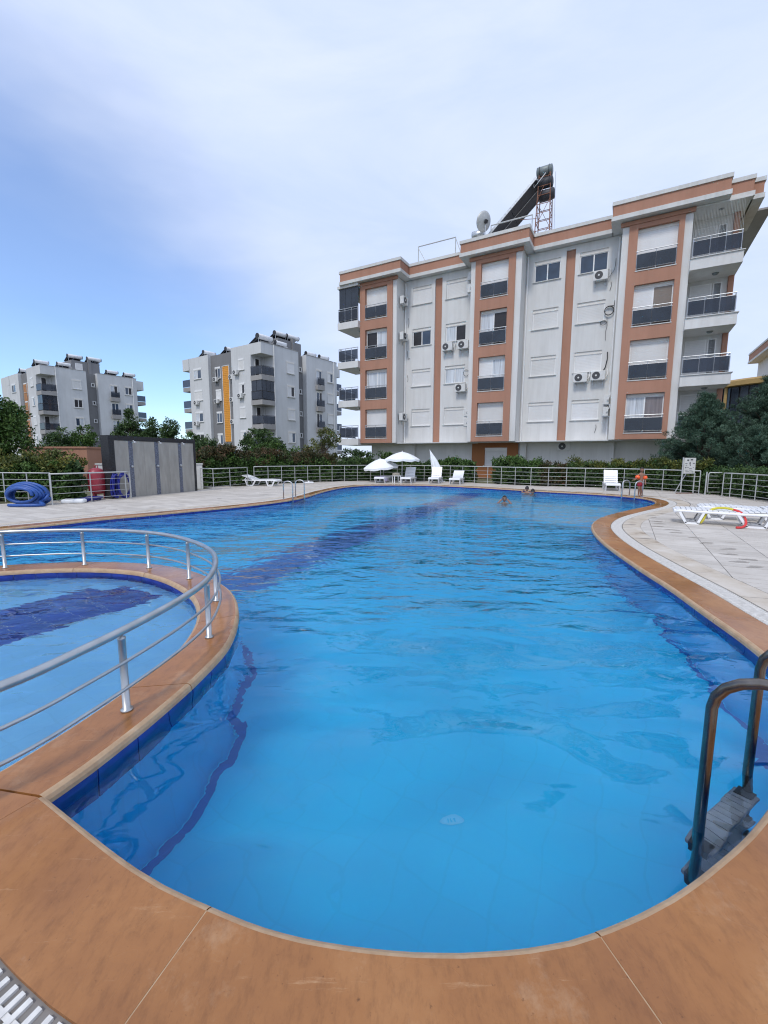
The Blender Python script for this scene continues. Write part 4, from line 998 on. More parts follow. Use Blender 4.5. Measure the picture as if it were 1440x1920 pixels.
# ------------------------------------------------------------------ the two grey and white blocks on the left
TH = 0.60
def side_block(name_label, corner, seed, clad, states, far):
    """local x = along the right face (away to the right), y = along the left face (away to the left)"""
    rnd = random.Random(seed)
    t = thing('apartment_building', name_label, 'building', (corner[0], corner[1], 0), 0)
    dr = Vector((math.sin(TH), math.cos(TH))); dl = Vector((-math.cos(TH), math.sin(TH)))
    t.rotation_euler = (0, 0, math.atan2(dr.y, dr.x))
    # in this frame +x = dr and +y = dl; outward is -y for the right face and -x for the left face
    P = 2.82; ZR = 14.6
    def R_(mb, name, mat, par=t): return mb.build(name, mat, par)
    ups = [13.12 - P * k for k in range(5)]
    # masses
    MB().box(0.0, 1.87, 0, 5.9, 5.5, ZR).box(1.8, 0.0, 0, 5.9, 1.868, ZR).build('white_wing', 'grey_white_plaster', t)
    MB().box(5.9, 1.0, 0, 7.6, 5.5, ZR - 0.12).build('grey_stair_wall', 'grey_plaster', t)
    MB().box(7.6, 0.3, 0, 13.6, 5.5, ZR).build('white_wing', 'grey_white_plaster', t)
    MB().box(0.9, 5.5, 0, 13.5, 11.0, ZR - 0.1).build('grey_wing', 'grey_plaster', t)
    MB().box(0.5, 11.0, 0, 13.4, 15.3, ZR).build('white_wing', 'grey_white_plaster', t)
    if far: MB().box(0.52, 15.42, 0, 13.0, 19.5, ZR - 0.02).build('white_wing', 'grey_white_plaster', t)
    MB().box(0.8, 15.3, 0, 13.0, 15.4, ZR).build('end_wall', 'grey_white_plaster', t)
    MB().box(0.5, 15.4, 13.1, 4.0, 16.9, ZR).build('balcony_roof', 'grey_white_plaster', t)
    MB().box(0.0, 0.0, 13.35, 1.798, 1.868, ZR).build('corner_roof', 'grey_white_plaster', t)
    MB().box(1.6, 1.6, 0, 1.799, 1.867, 13.34).build('loggia_wall', 'grey_white_plaster', t)
    MB().box(13.0, 1.0, 12.9, 15.1, 5.0, 14.4).build('balcony_roof', 'grey_white_plaster', t)
    MB().cyl((1.86, -0.06, 0), (1.86, -0.06, ZR), 0.05, 6).build('downpipe', 'pvc', t); MB().cyl((12.9, 0.22, 0), (12.9, 0.22, ZR), 0.05, 6).build('downpipe', 'pvc', t)
    edge = MB()
    for (a, b, c, d) in ((1.8, -0.04, 5.94, 0.06), (7.56, 0.26, 13.64, 0.36), (-0.04, -0.04, 1.8, 0.06)): edge.box(a, b, ZR - 0.002 + 0.004, c, d, ZR + 0.07)
    edge.build('roof_edge', 'slab_grey', t)
    pen = MB(); pen.box(5.0, 2.6, ZR, 9.0, 7.0, ZR + 1.9); pen.box(7.3, 2.4, ZR, 7.7, 2.8, ZR + 2.3); pen.build('roof_house', 'grey_plaster', t)
    window(t, 5.5, 6.5, ZR + 0.5, ZR + 1.5, 2.56, 's', box=0.0, sill=False)
    # openings in the right face: frames stand a touch proud, set in shallow reveals
    def wx(u0, u1, z0, z1, y, kinds, box=0.18):
        rv = MB()
        for (a, b, c, d) in ((u0 - 0.06, z0 - 0.06, u0, z1 + 0.06), (u1, z0 - 0.06, u1 + 0.06, z1 + 0.06), (u0, z1, u1, z1 + 0.06)): rv.box(a, y - 0.05, b, c, y - 0.002, d)
        w = window(t, u0, u1, z0, z1, y - 0.035, kinds, box=box, sill=False, fr=0.07); rv.build('surround', 'grey_white_plaster', w)
        MB().box(u0 - 0.1, y - 0.12, z0 - 0.1, u1 + 0.1, y - 0.002, z0 - 0.062).build('sill', 'trim_white', w); return w
    def wy(v0, v1, z0, z1, x, kinds, box=0.18):
        """same, in the left face: built rotated"""
        e = bpy.data.objects.new('window', None); 
        f = MB(); fr = 0.07; zt = z1 - box
        def bx(a, b, c, d, o0, o1): f.box(x - o0, a, c, x - o1, b, d)
        bx(v0, v0 + fr, z0, zt, 0.04, 0.002); bx(v1 - fr, v1, z0, zt, 0.04, 0.002); bx(v0 + fr, v1 - fr, z0, z0 + fr, 0.04, 0.002); bx(v0 + fr, v1 - fr, zt - fr, zt, 0.04, 0.002)
        n = len(kinds); w = v1 - v0 - 2 * fr
        for i in range(1, n): q = v0 + fr + w * i / n; bx(q - 0.04, q + 0.04, z0 + fr, zt - fr, 0.04, 0.002)
        bpy.data.objects.remove(e); wo_ = f.build('window', 'pvc', t)
        for i, k in enumerate(reversed(kinds)):
            a, b = v0 + fr + w * i / n + 0.03 * (i > 0), v0 + fr + w * (i + 1) / n - 0.03 * (i < n - 1)
            mt = {'s': 'shutter', 'g': 'pane', 'd': 'pane_dark', 'c': 'curtain'}[k]
            MB().box(x - (0.03 if k == 's' else 0.012), a, z0 + fr, x - 0.002, b, zt - fr).build('roller_shutter' if k == 's' else 'pane', mt, wo_)
        if box: MB().box(x - 0.07, v0, zt + 0.002, x - 0.002, v1, z1).build('shutter_box', 'pvc', wo_)
        MB().box(x - 0.12, v0 - 0.08, z0 - 0.05, x - 0.002, v1 + 0.08, z0 - 0.004).build('sill', 'trim_white', wo_); return wo_
    for k in range(5):
        zt = ups[k]; st = states[k % len(states)]
        if zt - 1.4 < 0.1: continue
        wx(3.95, 5.1, zt - 1.38, zt, 0.0, st[0])
        wx(11.65, 12.75, zt - 1.35, zt, 0.3, st[1])
        wx(6.95, 7.35, zt - 0.62, zt - 0.1, 1.0, 'd', 0)
        # french window with its own little balcony
        wx(9.4, 10.5, zt - 2.05, zt, 0.3, st[2])
        zb = zt - 2.08
        s = MB().box(9.25, -0.12, zb - 0.62, 10.65, 0.298, zb - 0.02).build('balcony_slab', 'slab_grey', t)
        g = MB(); 
        for h in (0.95, 0.08): g.cyl((9.28, -0.08, zb + h), (10.62, -0.08, zb + h), 0.025, 6)
        for i in range(8): g.cyl((9.29 + i * 0.189, -0.08, zb), (9.29 + i * 0.189, -0.08, zb + 0.95), 0.014, 4)
        g.build('balustrade', 'black_plastic', t); MB().box(9.3, -0.11, zb + 0.1, 10.6, -0.1, zb + 0.85).build('glass_panel', 'smoked_clear', t)
        # left face
        wy(3.1, 4.15, zt - 1.3, zt, 0.0, st[3]); wy(5.55, 6.4, zt - 1.75, zt - 0.15, 0.9, st[4]); wy(8.98, 10.12, zt - 1.6, zt - 0.15, 0.9, st[5]); wy(12.55, 14.3, zt - 1.35, zt, 0.5, st[6])
        # corner balcony
        zb = ups[k] - 2.2
        s = MB().box(-0.12, -0.12, zb - 0.55, 1.79, 1.86, zb).build('balcony_slab', 'slab_grey', t)
        g = MB(); q = -0.06
        for h, r in ((1.05, 0.03), (0.1, 0.02)): g.tube([(1.78, q, zb + h), (q, q, zb + h), (q, 1.85, zb + h)], r, 6)
        for (x, y) in ((1.76, q), (1.15, q), (0.55, q), (q, q), (q, 0.6), (q, 1.2), (q, 1.83)): g.cyl((x, y, zb), (x, y, zb + 1.05), 0.02, 5)
        g = g.build('balustrade', 'tank_black', t)
        MB().box(q + 0.04, q - 0.03, zb + 0.12, 1.74, q - 0.02, zb + 0.98).build('glass_panel', 'smoked_clear', g); MB().box(q - 0.03, q + 0.04, zb + 0.12, q - 0.02, 1.8, zb + 0.98).build('glass_panel', 'smoked_clear', g)
        # door at the back of the loggia
        w = window(t, 0.55, 1.25, zb + 0.02, zb + 2.15, 1.80, 'd' if k != 1 else 'g', box=0.0, sill=False, fr=0.08)
        if k == 1:
            for (a, b) in ((0.0, 0.55), (0.6, 1.15), (1.2, 1.75)): MB().box(a, -0.04, zb + 1.06, b, -0.02, zb + 2.25).build('balcony_glazing', 'smoked_clear' if far else 'smoked', t)
            for (a, b) in ((0.0, 0.9), (0.95, 1.8)): MB().box(-0.04, a, zb + 1.06, -0.02, b, zb + 2.25).build('balcony_glazing', 'smoked', t)
        # balconies at both far ends
        zb = ups[k] - 2.2
        MB().box(0.6, 15.42, zb - 0.55, 3.6, 17.2, zb).build('balcony_slab', 'slab_grey', t); MB().box(0.58, 15.42, zb + 0.05, 0.62, 17.2, zb + 1.0).build('glass_panel', 'smoked_clear', t)
        MB().box(13.62, 0.8, zb - 0.55, 15.2, 4.0, zb).build('balcony_slab', 'slab_grey', t); MB().box(13.65, 0.78, zb + 0.05, 15.2, 0.82, zb + 1.0).build('glass_panel', 'smoked_clear', t)
        if k in (1, 2): MB().box(0.9, 15.45, zb + 0.0, 1.2, 15.9, zb + 2.2).build('balcony_screen', 'tank_black', t)
    # coloured cladding strip on the grey wing, board by board
    n = 42
    fr_ = MB(); fr_.box(0.80, 7.14, 3.4, 0.898, 7.2, 12.95); fr_.box(0.80, 8.5, 3.4, 0.898, 8.56, 12.95); fr_.box(0.80, 7.2, 12.9, 0.898, 8.5, 12.96); fr_.build('cladding_frame', 'pvc', t)
    bm_ = MB().box(-0.05, 0, 0, 0.0, 1.29, 0.205).mesh('cladding_board', clad)
    for i in range(n): link('cladding_board', bm_, t, loc=(0.895 - (i % 2) * 0.006, 7.205, 3.42 + i * 0.2255))
    if far:
        for (v0) in (6.0, 9.2):
            for i in range(n): link('cladding_board', bm_, t, loc=(0.895, v0 - 0.2, 3.42 + i * 0.2255))
    return t, dr, dl
ST_B = [('s' * 1, 'sg', 'cg', 's', 'gd', 'dg', 'cg'), ('sd', 's', 'gd', 'sd', 's', 's', 's'), ('s', 's', 'dg', 's', 'sd', 'gg', 'cg'), ('sg', 's', 'cg', 'sg', 'sd', 'sg', 'dd'), ('gg', 's', 'cg', 's', 's', 's', 'gg')]
ST_C = [('s', 'gd', 'cd', 's', 's', 'cc', 'dg'), ('dd', 'cg', 'gg', 'sg', 's', 's', 's'), ('gc', 's', 'cg', 's', 's', 'gg', 's'), ('gg', 's', 'cg', 'sg', 's', 'sg', 'dd'), ('gg', 's', 'cg', 's', 's', 's', 'gg')]
cB_ = (-14.22, 51.0); cC_ = (-50.0, 64.0)
bB, DRV, DLV = side_block('grey and white apartment block with a yellow vertical strip, left of the terracotta one', cB_, 3, 'yellow_clad', ST_B, False)
bC, _, _ = side_block('farthest grey and white apartment block at the left edge behind the trees', cC_, 4, 'wood_clad', ST_C, True)
rzB = bB.rotation_euler.z
def loc(block_, x, y, z): return block_.matrix_basis @ Vector((x, y, z))
bB.matrix_basis; 
def side_ac(lab, x, y, z): ac(lab, Matrix.Translation((*cB_, 0)) @ Matrix.Rotation(rzB, 4, 'Z') @ Vector((x, y, z)), rzB - PI / 2, 'air conditioners on the block with the yellow strip')
for (v, x, z, lab) in ((9.75, 0.78, 11.1, 'air conditioner left of the yellow strip, top floor'), (6.5, 0.78, 11.1, 'air conditioner right of the yellow strip, top floor'), (4.45, -0.12, 11.3, 'air conditioner left of the corner balcony, top floor'),
                       (13.7, 0.38, 8.4, 'air conditioner on the far left white wing, third floor'), (9.7, 0.78, 8.35, 'air conditioner left of the yellow strip, third floor'), (6.45, 0.78, 8.35, 'air conditioner right of the yellow strip, third floor'),
                       (3.7, -0.12, 8.5, 'air conditioner left of the glazed corner balcony, third floor'), (13.9, 0.38, 5.65, 'air conditioner on the far left white wing, second floor'), (6.5, 0.78, 5.6, 'air conditioner right of the yellow strip, second floor')):
    side_ac(lab, x, v, z)
# solar heaters on those roofs: white tank drum over a collector
def make_heater(label, loc_, rz, group):
    t = thing('solar_water_heater', label, 'solar heater', loc_, rz, group)
    tk = MB().lathe([(0, -1.1), (0.24, -1.1), (0.29, -1.06), (0.29, 1.06), (0.24, 1.1), (0, 1.1)], 16, (0, 0.55, 0.85), R=Matrix.Rotation(PI / 2, 3, 'Y')).build('tank', 'tank_white', t, True)
    for x in (-1.12, 1.06): MB().lathe([(0, 0), (0.31, 0), (0.31, 0.06), (0, 0.06)], 14, (x, 0.55, 0.85), R=Matrix.Rotation(PI / 2, 3, 'Y')).build('tank_end', 'black_plastic', t)
    for x in (-0.56, 0.56): MB().bar((x, -0.95, 0.12), (x, 0.4, 0.8), 1.06, 0.09).build('collector', 'solar', t)
    f = MB()
    for x in (-0.9, 0.9): f.bar((x, 0.55, 0), (x, 0.55, 0.8), 0.04, 0.04); f.bar((x, -0.95, 0.0), (x, 0.55, 0.78), 0.04, 0.04); f.bar((x, -0.95, 0.02), (x, 0.55, 0.02), 0.04, 0.04)
    f.build('stand', 'galv', t); return t
H0 = None
for (corner, who, spots) in ((cB_, 'yellow striped block', ((1.4, 1.5, 14.6, 1, 'left of two on its front corner'), (3.9, 1.4, 14.6, 1, 'right of two on its front corner'), (6.2, 4.0, 16.5, 1.15, 'left of two up on the roof house'), (8.1, 3.8, 16.5, 1.15, 'right of two up on the roof house'),
                                 (2.2, 8.8, 14.5, 1, 'above its grey wing'), (1.9, 13.2, 14.6, 1, 'at the far left end'), (9.9, 2.2, 14.6, 1, 'left of two on its right wing'), (12.3, 2.0, 14.6, 1, 'right of two on its right wing')),
                             ), (cC_, 'farthest grey block', ((0.8, 2.2, 14.6, 1, 'left of two on its front corner'), (3.3, 1.2, 14.6, 1, 'right of two on its front corner'), (6.0, 4.4, 16.5, 1.15, 'left of two up on the roof house'), (8.6, 4.0, 16.5, 1.15, 'right of two up on the roof house'),
                                 (1.9, 12.3, 14.6, 1, 'at the far left end'), (10.2, 1.6, 14.6, 1, 'left of two on its right wing'), (12.9, 1.6, 14.6, 1, 'right of two on its right wing')))):
    for (x, y, z, s_, where) in spots:
        p = Matrix.Translation((*corner, 0)) @ Matrix.Rotation(rzB, 4, 'Z') @ Vector((x, y, z)); lab = 'solar water heater on the %s, %s' % (who, where)
        if H0 is None: H0 = make_heater(lab, p, rzB + PI, 'solar heaters on the grey and white blocks')
        else: dup(H0, p, rzB + PI, lab, (s_ * 0.82, s_ * 0.82, s_ * 0.82))

# ------------------------------------------------------------------ buildings glimpsed at the right edge
rg = thing('round_glass_building', 'building with a rounded dark glass front under a yellow roof edge, right edge', 'building', (43.5, 48.5, 0))
MB().lathe([(6.9, 0), (6.9, 9.0)], 40).build('wall', 'pane_dark', rg)
for a0 in (3.05, 3.35, 4.0, 4.6): MB().cyl((7.02 * math.cos(a0), 7.02 * math.sin(a0), 0), (7.02 * math.cos(a0), 7.02 * math.sin(a0), 9.0), 0.16, 8).build('column', 'cream_roof', rg)
MB().lathe([(7.25, 9.0), (7.5, 9.05), (7.5, 9.5), (7.2, 9.7), (0, 9.75)], 48).build('roof_edge', 'cream_roof', rg)
for i in range(14):
    a0 = PI * 0.86 + i * 0.12; p = [(7.0 * math.cos(a0 + 0.012), 7.0 * math.sin(a0 + 0.012)), (7.0 * math.cos(a0 + 0.108), 7.0 * math.sin(a0 + 0.108)), (6.95 * math.cos(a0 + 0.108), 6.95 * math.sin(a0 + 0.108)), (6.95 * math.cos(a0 + 0.012), 6.95 * math.sin(a0 + 0.012))]
    MB().prism(p, 5.0, 8.9).build('glass_panel', 'smoked', rg)
dup(H0, (42.3, 43.3, 9.75), 2.6, 'dark solar heater on the yellow edged round roof, right edge', (1.2, 1.2, 1.2))
oc = thing('apartment_building', 'corner of a terracotta parapet with white bands at the right frame edge', 'building', (36.0, 40.5, 0), -YAW)
MB().box(0.9, 0.9, 0, 10, 12, 12.3).build('wall', 'white_plaster', oc); MB().box(0, 0, 12.5, 11, 12, 13.2).build('parapet', 'orange_plaster', oc)
MB().box(-0.06, -0.06, 13.202, 11, 12, 13.4).build('parapet_cap', 'trim_white', oc); MB().box(-0.06, -0.06, 12.28, 11, 12, 12.498).build('cornice', 'trim_white', oc)

# ------------------------------------------------------------------ walls near the pool
ow = thing('garden_hut', 'low flat terracotta walled hut behind the left hedge', 'hut', (-14.5, 21.0, 0), -0.12)
MB().box(-3.6, 0, 0, 0, 2.4, 1.86).build('wall', 'orange_plaster', ow); MB().box(-3.66, -0.05, 1.862, 0.05, 2.46, 1.95).build('roof_slab', 'orange_plaster', ow); MB().box(-0.75, -0.02, 0.7, -0.35, -0.002, 1.15).build('vent', 'tank_black', ow)
lw_ = thing('garden_wall', 'low white garden wall behind the shower wall', 'wall', (-12.5, 18.6, 0), 0.30)
MB().box(0, 0, 0, 4.25, 0.2, 1.12).build('wall', 'white_plaster', lw_); MB().box(-0.03, -0.03, 1.122, 4.28, 0.23, 1.18).build('wall_cap', 'trim_white', lw_)

# shower wall: grey stone slabs between black granite, three shower heads
wA = np.array([-9.92, 13.98 + 0.02]); wdir = np.array([0.337, 0.9415]); wang = math.atan2(wdir[1], wdir[0])
sw = thing('shower_wall', 'grey stone shower wall framed in black granite with three shower heads', 'shower wall', (-9.58, 14.97, 0), wang)
LW = 4.02; HW = 2.22
# local x along the wall (towards the back), front face looks along -y
MB().box(0.12, 0.012, 0, LW - 0.12, 0.35, HW - 0.12).build('wall_core', 'grey_stone', sw)
MB().box(0, -0.012, 0, 0.22, 0.36, HW - 0.17).build('granite_post', 'black_granite', sw); MB().box(LW - 0.12, -0.012, 0, LW, 0.36, HW - 0.17).build('granite_post', 'black_granite', sw)
MB().box(0, -0.014, HW - 0.168, LW, 0.362, HW).build('granite_lintel', 'black_granite', sw)
xs = [0.22, 0.78, 0.95, 1.91, 2.09, 3.07, 3.24, LW - 0.12]
for i in range(0, 8, 2):
    a, b = xs[i], xs[i + 1]
    n = 2 if b - a > 0.9 else 1
    for j in range(3):
        for q in range(n):
            x0 = a + (b - a) * q / n; x1 = a + (b - a) * (q + 1) / n; z0 = [0.0, 0.72, 1.5][j]; z1 = [0.72, 1.5, HW - 0.17][j]
            MB().box(x0 + 0.002, 0.0, z0 + 0.002, x1 - 0.002, 0.011, z1 - 0.002).build('stone_slab', 'grey_stone', sw)
for i in (1, 3, 5):
    a, b = xs[i], xs[i + 1]; MB().box(a + 0.002, -0.006, 0, b - 0.002, 0.011, HW - 0.17).build('granite_strip', 'blue_granite', sw); c = (a + b) / 2
    h = MB().tube([(c, 0.0, 2.02), (c, -0.16, 2.06), (c, -0.22, 2.02)], 0.014, 8); h.lathe([(0.015, 0.03), (0.06, 0.0), (0.06, -0.015), (0, -0.015)], 12, (c, -0.23, 2.0)); h.build('shower_head', 'steel', sw, True)
    MB().lathe([(0.05, 0), (0.05, 0.03), (0.03, 0.06), (0, 0.065)], 12, (c, -0.006, 1.12), R=Matrix.Rotation(PI / 2, 3, 'X')).build('shower_tap', 'steel', sw, True)

# ------------------------------------------------------------------ fences
def fence(label, path, h=0.95, mt='painted_steel', rails=(0.74, 0.54, 0.34, 0.14), post=None, rt=0.022, endcap=True):
    c = path[0]; t = thing('metal_fence', label, 'fence', (c[0], c[1], 0))
    P = [(p[0] - c[0], p[1] - c[1]) for p in path]
    MB().tube([(x, y, h) for x, y in P], rt, 8).build('top_rail', mt, t, True)
    for z in rails: MB().tube([(x, y, z) for x, y in P], 0.0085, 6).build('rail', mt, t, True)
    pm = MB().tube([(0, 0, 0), (0, 0, h)], 0.017, 8).mesh('post', mt)
    for x, y in (P if post is None else [(p[0] - c[0], p[1] - c[1]) for p in post]): link('post', pm, t, loc=(x, y, 0))
    return t
fence('short silver fence run between the blue hose and the shower wall', [(-10.65, 13.62), (-10.12, 12.95), (-9.62, 13.98), (-9.1, 15.02), (-9.05, 15.22)])
fence('thin fence hidden in the left hedge behind the blue hose', [(-10.7, 13.66), (-11.5, 13.75), (-12.3, 13.8), (-13.4, 13.85), (-14.6, 13.9)], rt=0.018)
fence('silver fence piece enclosing the red tank on its far side', [(-9.12, 15.3), (-9.6, 16.2), (-10.4, 16.5), (-11.3, 16.6)], rt=0.018)
fence('silver fence corner between shower wall and the left lounger', [(-8.45, 19.7), (-7.66, 19.15), (-7.34, 20.35), (-7.0, 21.9)])
fence('long curved silver fence along the back of the pool deck', [tuple(p) for p in resample(catmull([(-6.75, 22.2), (-5.76, 23.4), (-4.5, 24.7), (-3.1, 26.0), (-1.57, 26.9), (0.3, 27.4), (2.4, 27.1), (4.2, 26.1), (5.3, 25.0), (6.4, 23.9), (7.7, 22.6), (9.4, 22.0), (11.0, 21.35), (12.0, 20.6), (12.6, 19.7), (12.95, 18.7), (13.15, 17.8)], 0.2), 0.88)[0]], h=0.98)
fence('silver fence running out of frame on the right beside the conifers', [(13.34, 16.8), (13.44, 16.55), (13.42, 15.95), (13.3, 15.25), (13.15, 14.5), (13.0, 13.7)], h=0.93)
gt = thing('gate', 'small silver tube gate standing open in the right fence', 'gate', (13.36, 17.62, 0), -0.15)
fr = [(0, 0, 0.12), (0, 0, 0.86), (0.04, 0, 0.92), (0.52, 0, 0.92), (0.56, 0, 0.86), (0.56, 0, 0.12)]
MB().tube(fr, 0.024, 8, closed=True).build('frame', 'painted_steel', gt, True)
for z in (0.3, 0.47, 0.62, 0.78): MB().cyl((0, 0, z), (0.56, 0, z), 0.01, 6).build('rail', 'painted_steel', gt)
MB().tube([(-0.07, 0, 0), (-0.07, 0, 0.95)], 0.026, 8).build('post', 'painted_steel', gt)
# low railing on the ring between the pools
MIDR = (RO + RI) / 2; MIDR, qm = resample(MIDR, 0.08)
rl = thing('pool_railing', 'low curved silver railing around the paddling pool', 'railing', (-1.5, 2.4, 0))
off0 = np.array([1.5, -2.4])
KM = offs(KID_NEAR, NK, 0.18)[::-1]
ext = catmull([(-2.35, 0.92), (-2.0, 1.30)] + MIDR[::5].tolist(), 0.08)
MB().tube([(p[0] + off0[0], p[1] + off0[1], 0.49) for p in ext], 0.024, 12).build('top_rail', 'steel_dull', rl, True)
NX = normals_right(ext); NX = NX if NX[30] @ np.array([1, 0]) > 0 else -NX
for z in (0.315, 0.155): MB().tube([(p[0] + n[0] * 0.03 + off0[0], p[1] + n[1] * 0.03 + off0[1], z) for p, n in zip(ext, NX)], 0.0105, 8).build('rail', 'steel_dull', rl, True)
pm = MB().lathe([(0.034, 0), (0.034, 0.012), (0.021, 0.016), (0.021, 0.44), (0.023, 0.445), (0.023, 0.455), (0.009, 0.458), (0.009, 0.48)], 14).mesh('post', 'steel_dull', True)
posts_ = [(-1.49, 2.39), (-1.45, 3.42), (-1.62, 4.08), (-1.74, 4.36), (-2.38, 5.17), (-3.19, 5.69), (-4.15, 5.79), (-5.11, 5.58), (-6.0, 5.15), (-2.0, 1.30)]
for x, y in posts_:
    if (x, y) == (-1.62, 4.08): continue
    k = int(np.linalg.norm(ext - np.array([x, y]), axis=1).argmin()); link('post', pm, rl, loc=(ext[k][0] + off0[0], ext[k][1] + off0[1], 0))

# ------------------------------------------------------------------ sun loungers
def lounger_parts(t, ang, towel=None):
    W = 0.31; zt = 0.33
    rail = MB().tube([(0.0, 0, zt - 0.06), (0.1, 0, zt - 0.035), (0.8, 0, zt - 0.045), (1.25, 0, zt - 0.05), (1.8, 0, zt - 0.04), (1.9, 0, zt - 0.05)], 0.034, 6).mesh('side_rail', 'white_plastic', True)
    for s in (-1, 1): link('side_rail', rail, t, loc=(0, s * (W - 0.03), 0))
    MB().box(-0.02, -W + 0.02, zt - 0.085, 0.05, W - 0.02, zt - 0.012).build('end_bar', 'white_plastic', t, bevel=0.015)
    slat = MB().box(-0.041, -W + 0.01, -0.012, 0.041, W - 0.01, 0.012).mesh('slat', 'white_plastic')
    n = 12
    for i in range(n): link('slat', slat, t, loc=(0.07 + i * 0.098, 0, zt - 0.004 + 0.012 * math.sin(i * 0.42)), bevel=0.0)
    hx = 0.07 + n * 0.098 - 0.02
    for i in range(7):
        d = 0.05 + i * 0.098; o = link('back_slat', slat, t, loc=(hx + d * math.cos(ang), 0, zt - 0.004 + d * math.sin(ang) + 0.02 * math.sin(i * 0.5))); o.rotation_euler = (0, -ang, 0)
    br = MB(); e = 0.70
    for s in (-1, 1): br.bar((hx, s * (W - 0.05), zt - 0.03), (hx + e * math.cos(ang), s * (W - 0.05), zt - 0.03 + e * math.sin(ang)), 0.05, 0.035)
    br.bar((hx + e * math.cos(ang), -W + 0.03, zt - 0.02 + e * math.sin(ang)), (hx + e * math.cos(ang), W - 0.03, zt - 0.02 + e * math.sin(ang)), 0.05, 0.04)
    if ang > 0.2:
        for s in (-1, 1): br.bar((hx + 0.45 * math.cos(ang), s * (W - 0.09), zt + 0.45 * math.sin(ang) - 0.03), (hx + 0.62, s * (W - 0.09), zt - 0.05), 0.03, 0.03)
    br.build('back_frame', 'white_plastic', t)
    def leg(x0, x1, lean):
        o = MB(); xa, xb = x0, x1; ba, bb = x0 + lean, x1 - 0.10
        for s in (-1,): pass
        o.bar((xa, 0, zt - 0.06), (ba, 0, 0.022), 0.05, 0.05); o.bar((ba - 0.02, 0, 0.022), (bb + 0.02, 0, 0.022), 0.05, 0.044); o.bar((bb, 0, 0.022), (xb, 0, zt - 0.06), 0.05, 0.05)
        return o.mesh('leg', 'white_plastic')
    def inner(x0, x1, lean):
        o = MB(); ba, bb = x0 + lean, x1 - 0.10
        o.bar((x0 + 0.045, 0, zt - 0.07), (ba + 0.03, 0, 0.055), 0.03, 0.02); o.bar((ba + 0.03, 0, 0.055), (bb - 0.03, 0, 0.055), 0.03, 0.02); o.bar((bb - 0.03, 0, 0.055), (x1 - 0.045, 0, zt - 0.07), 0.03, 0.02)
        return o.mesh('leg_rib', 'plastic_inner')
    for (a, b, l) in ((0.10, 0.55, 0.13), (1.16, 1.72, 0.16)):
        ml, mi_ = leg(a, b, l), inner(a, b, l)
        for s in (-1, 1):
            lo = link('leg', ml, t, loc=(0, s * (W - 0.03), 0)); link('leg_rib', mi_, lo, loc=(0, 0, 0))
GL = 'white plastic sun loungers'
def lounger(label, loc_, rz, ang):
    t = thing('sun_lounger', label, 'sun lounger', (loc_[0], loc_[1], 0), rz, GL); lounger_parts(t, ang); return t
lounger('white plastic lounger lying flat in the right foreground with the pool noodle over it', (6.93, 10.12), -0.55, 0.02)
lounger('white plastic lounger lying flat behind the noodle lounger at the right edge', (8.05, 10.85), -0.55, 0.02)
lounger('white lounger seen from the side at the left, in front of the photinia hedge', (-5.42, 21.95), 2.92, 0.32)
lounger('flat white lounger with a lilac towel under the low tilted parasol', (-0.3, 24.75), 1.31, 0.03)
lounger('white lounger with raised back under the taller open parasol', (1.22, 24.55), 1.31, 0.95)
lounger('white lounger with raised back directly below the closed parasol', (2.82, 24.5), 1.31, 1.05)
lounger('white lounger with half raised back, right of the closed parasol', (3.9, 23.75), 1.25, 0.6)
lounger('white lounger with raised back standing left of the child', (10.45, 19.45), 1.18, 1.0)
# towel over the flat one, draped
tw_ = MB(); nx, ny = 14, 12
for i in range(nx + 1):
    for j in range(ny + 1):
        x = 0.1 + 0.75 * i / nx; s = -1 + 2 * j / ny; y = s * 0.33; z = 0.352 + 0.006 * math.sin(i * 1.7 + j)
        if s < -0.86: y = -0.345 - 0.02 * math.sin(i); z = 0.352 - (abs(s) - 0.86) / 0.14 * 0.26
        tw_.v.append((x, y, z))
for i in range(nx):
    for j in range(ny): a = i * (ny + 1) + j; tw_.f.append((a, a + ny + 1, a + ny + 2, a + 1)); tw_.mi.append(0)
twl = tw_.build('towel', 'lilac_towel', None, True); twl.location = (-0.3, 24.75, 0); twl.rotation_euler = (0, 0, 1.31)
m_ = twl.modifiers.new('thick', 'SOLIDIFY'); m_.thickness = 0.008
tag(twl, 'lilac towel spread over the flat lounger under the low parasol', 'towel')
tb = thing('side_table', 'small square white plastic table between the two parasol loungers', 'table', (0.72, 25.0, 0), 0.3)
MB().box(-0.23, -0.23, 0.40, 0.23, 0.23, 0.43).build('table_top', 'white_plastic', tb, bevel=0.01)
lm = MB().box(-0.02, -0.02, 0, 0.02, 0.02, 0.4).mesh('leg', 'white_plastic')
for x in (-0.18, 0.18):
    for y in (-0.18, 0.18): link('leg', lm, tb, loc=(x, y, 0))
bg = MB(); bg.lathe([(0.0, 0), (0.13, 0.0), (0.16, 0.05), (0.15, 0.12), (0.11, 0.17), (0, 0.18)], 12, (0, 0, 0)); bgo = bg.build('beach_bag', 'beige_bag', None, True)
bgo.location = (0.70, 25.05, 0.43); bgo.scale = (1.5, 0.9, 0.9); tag(bgo, 'beige bundle lying on the small white table', 'bag')
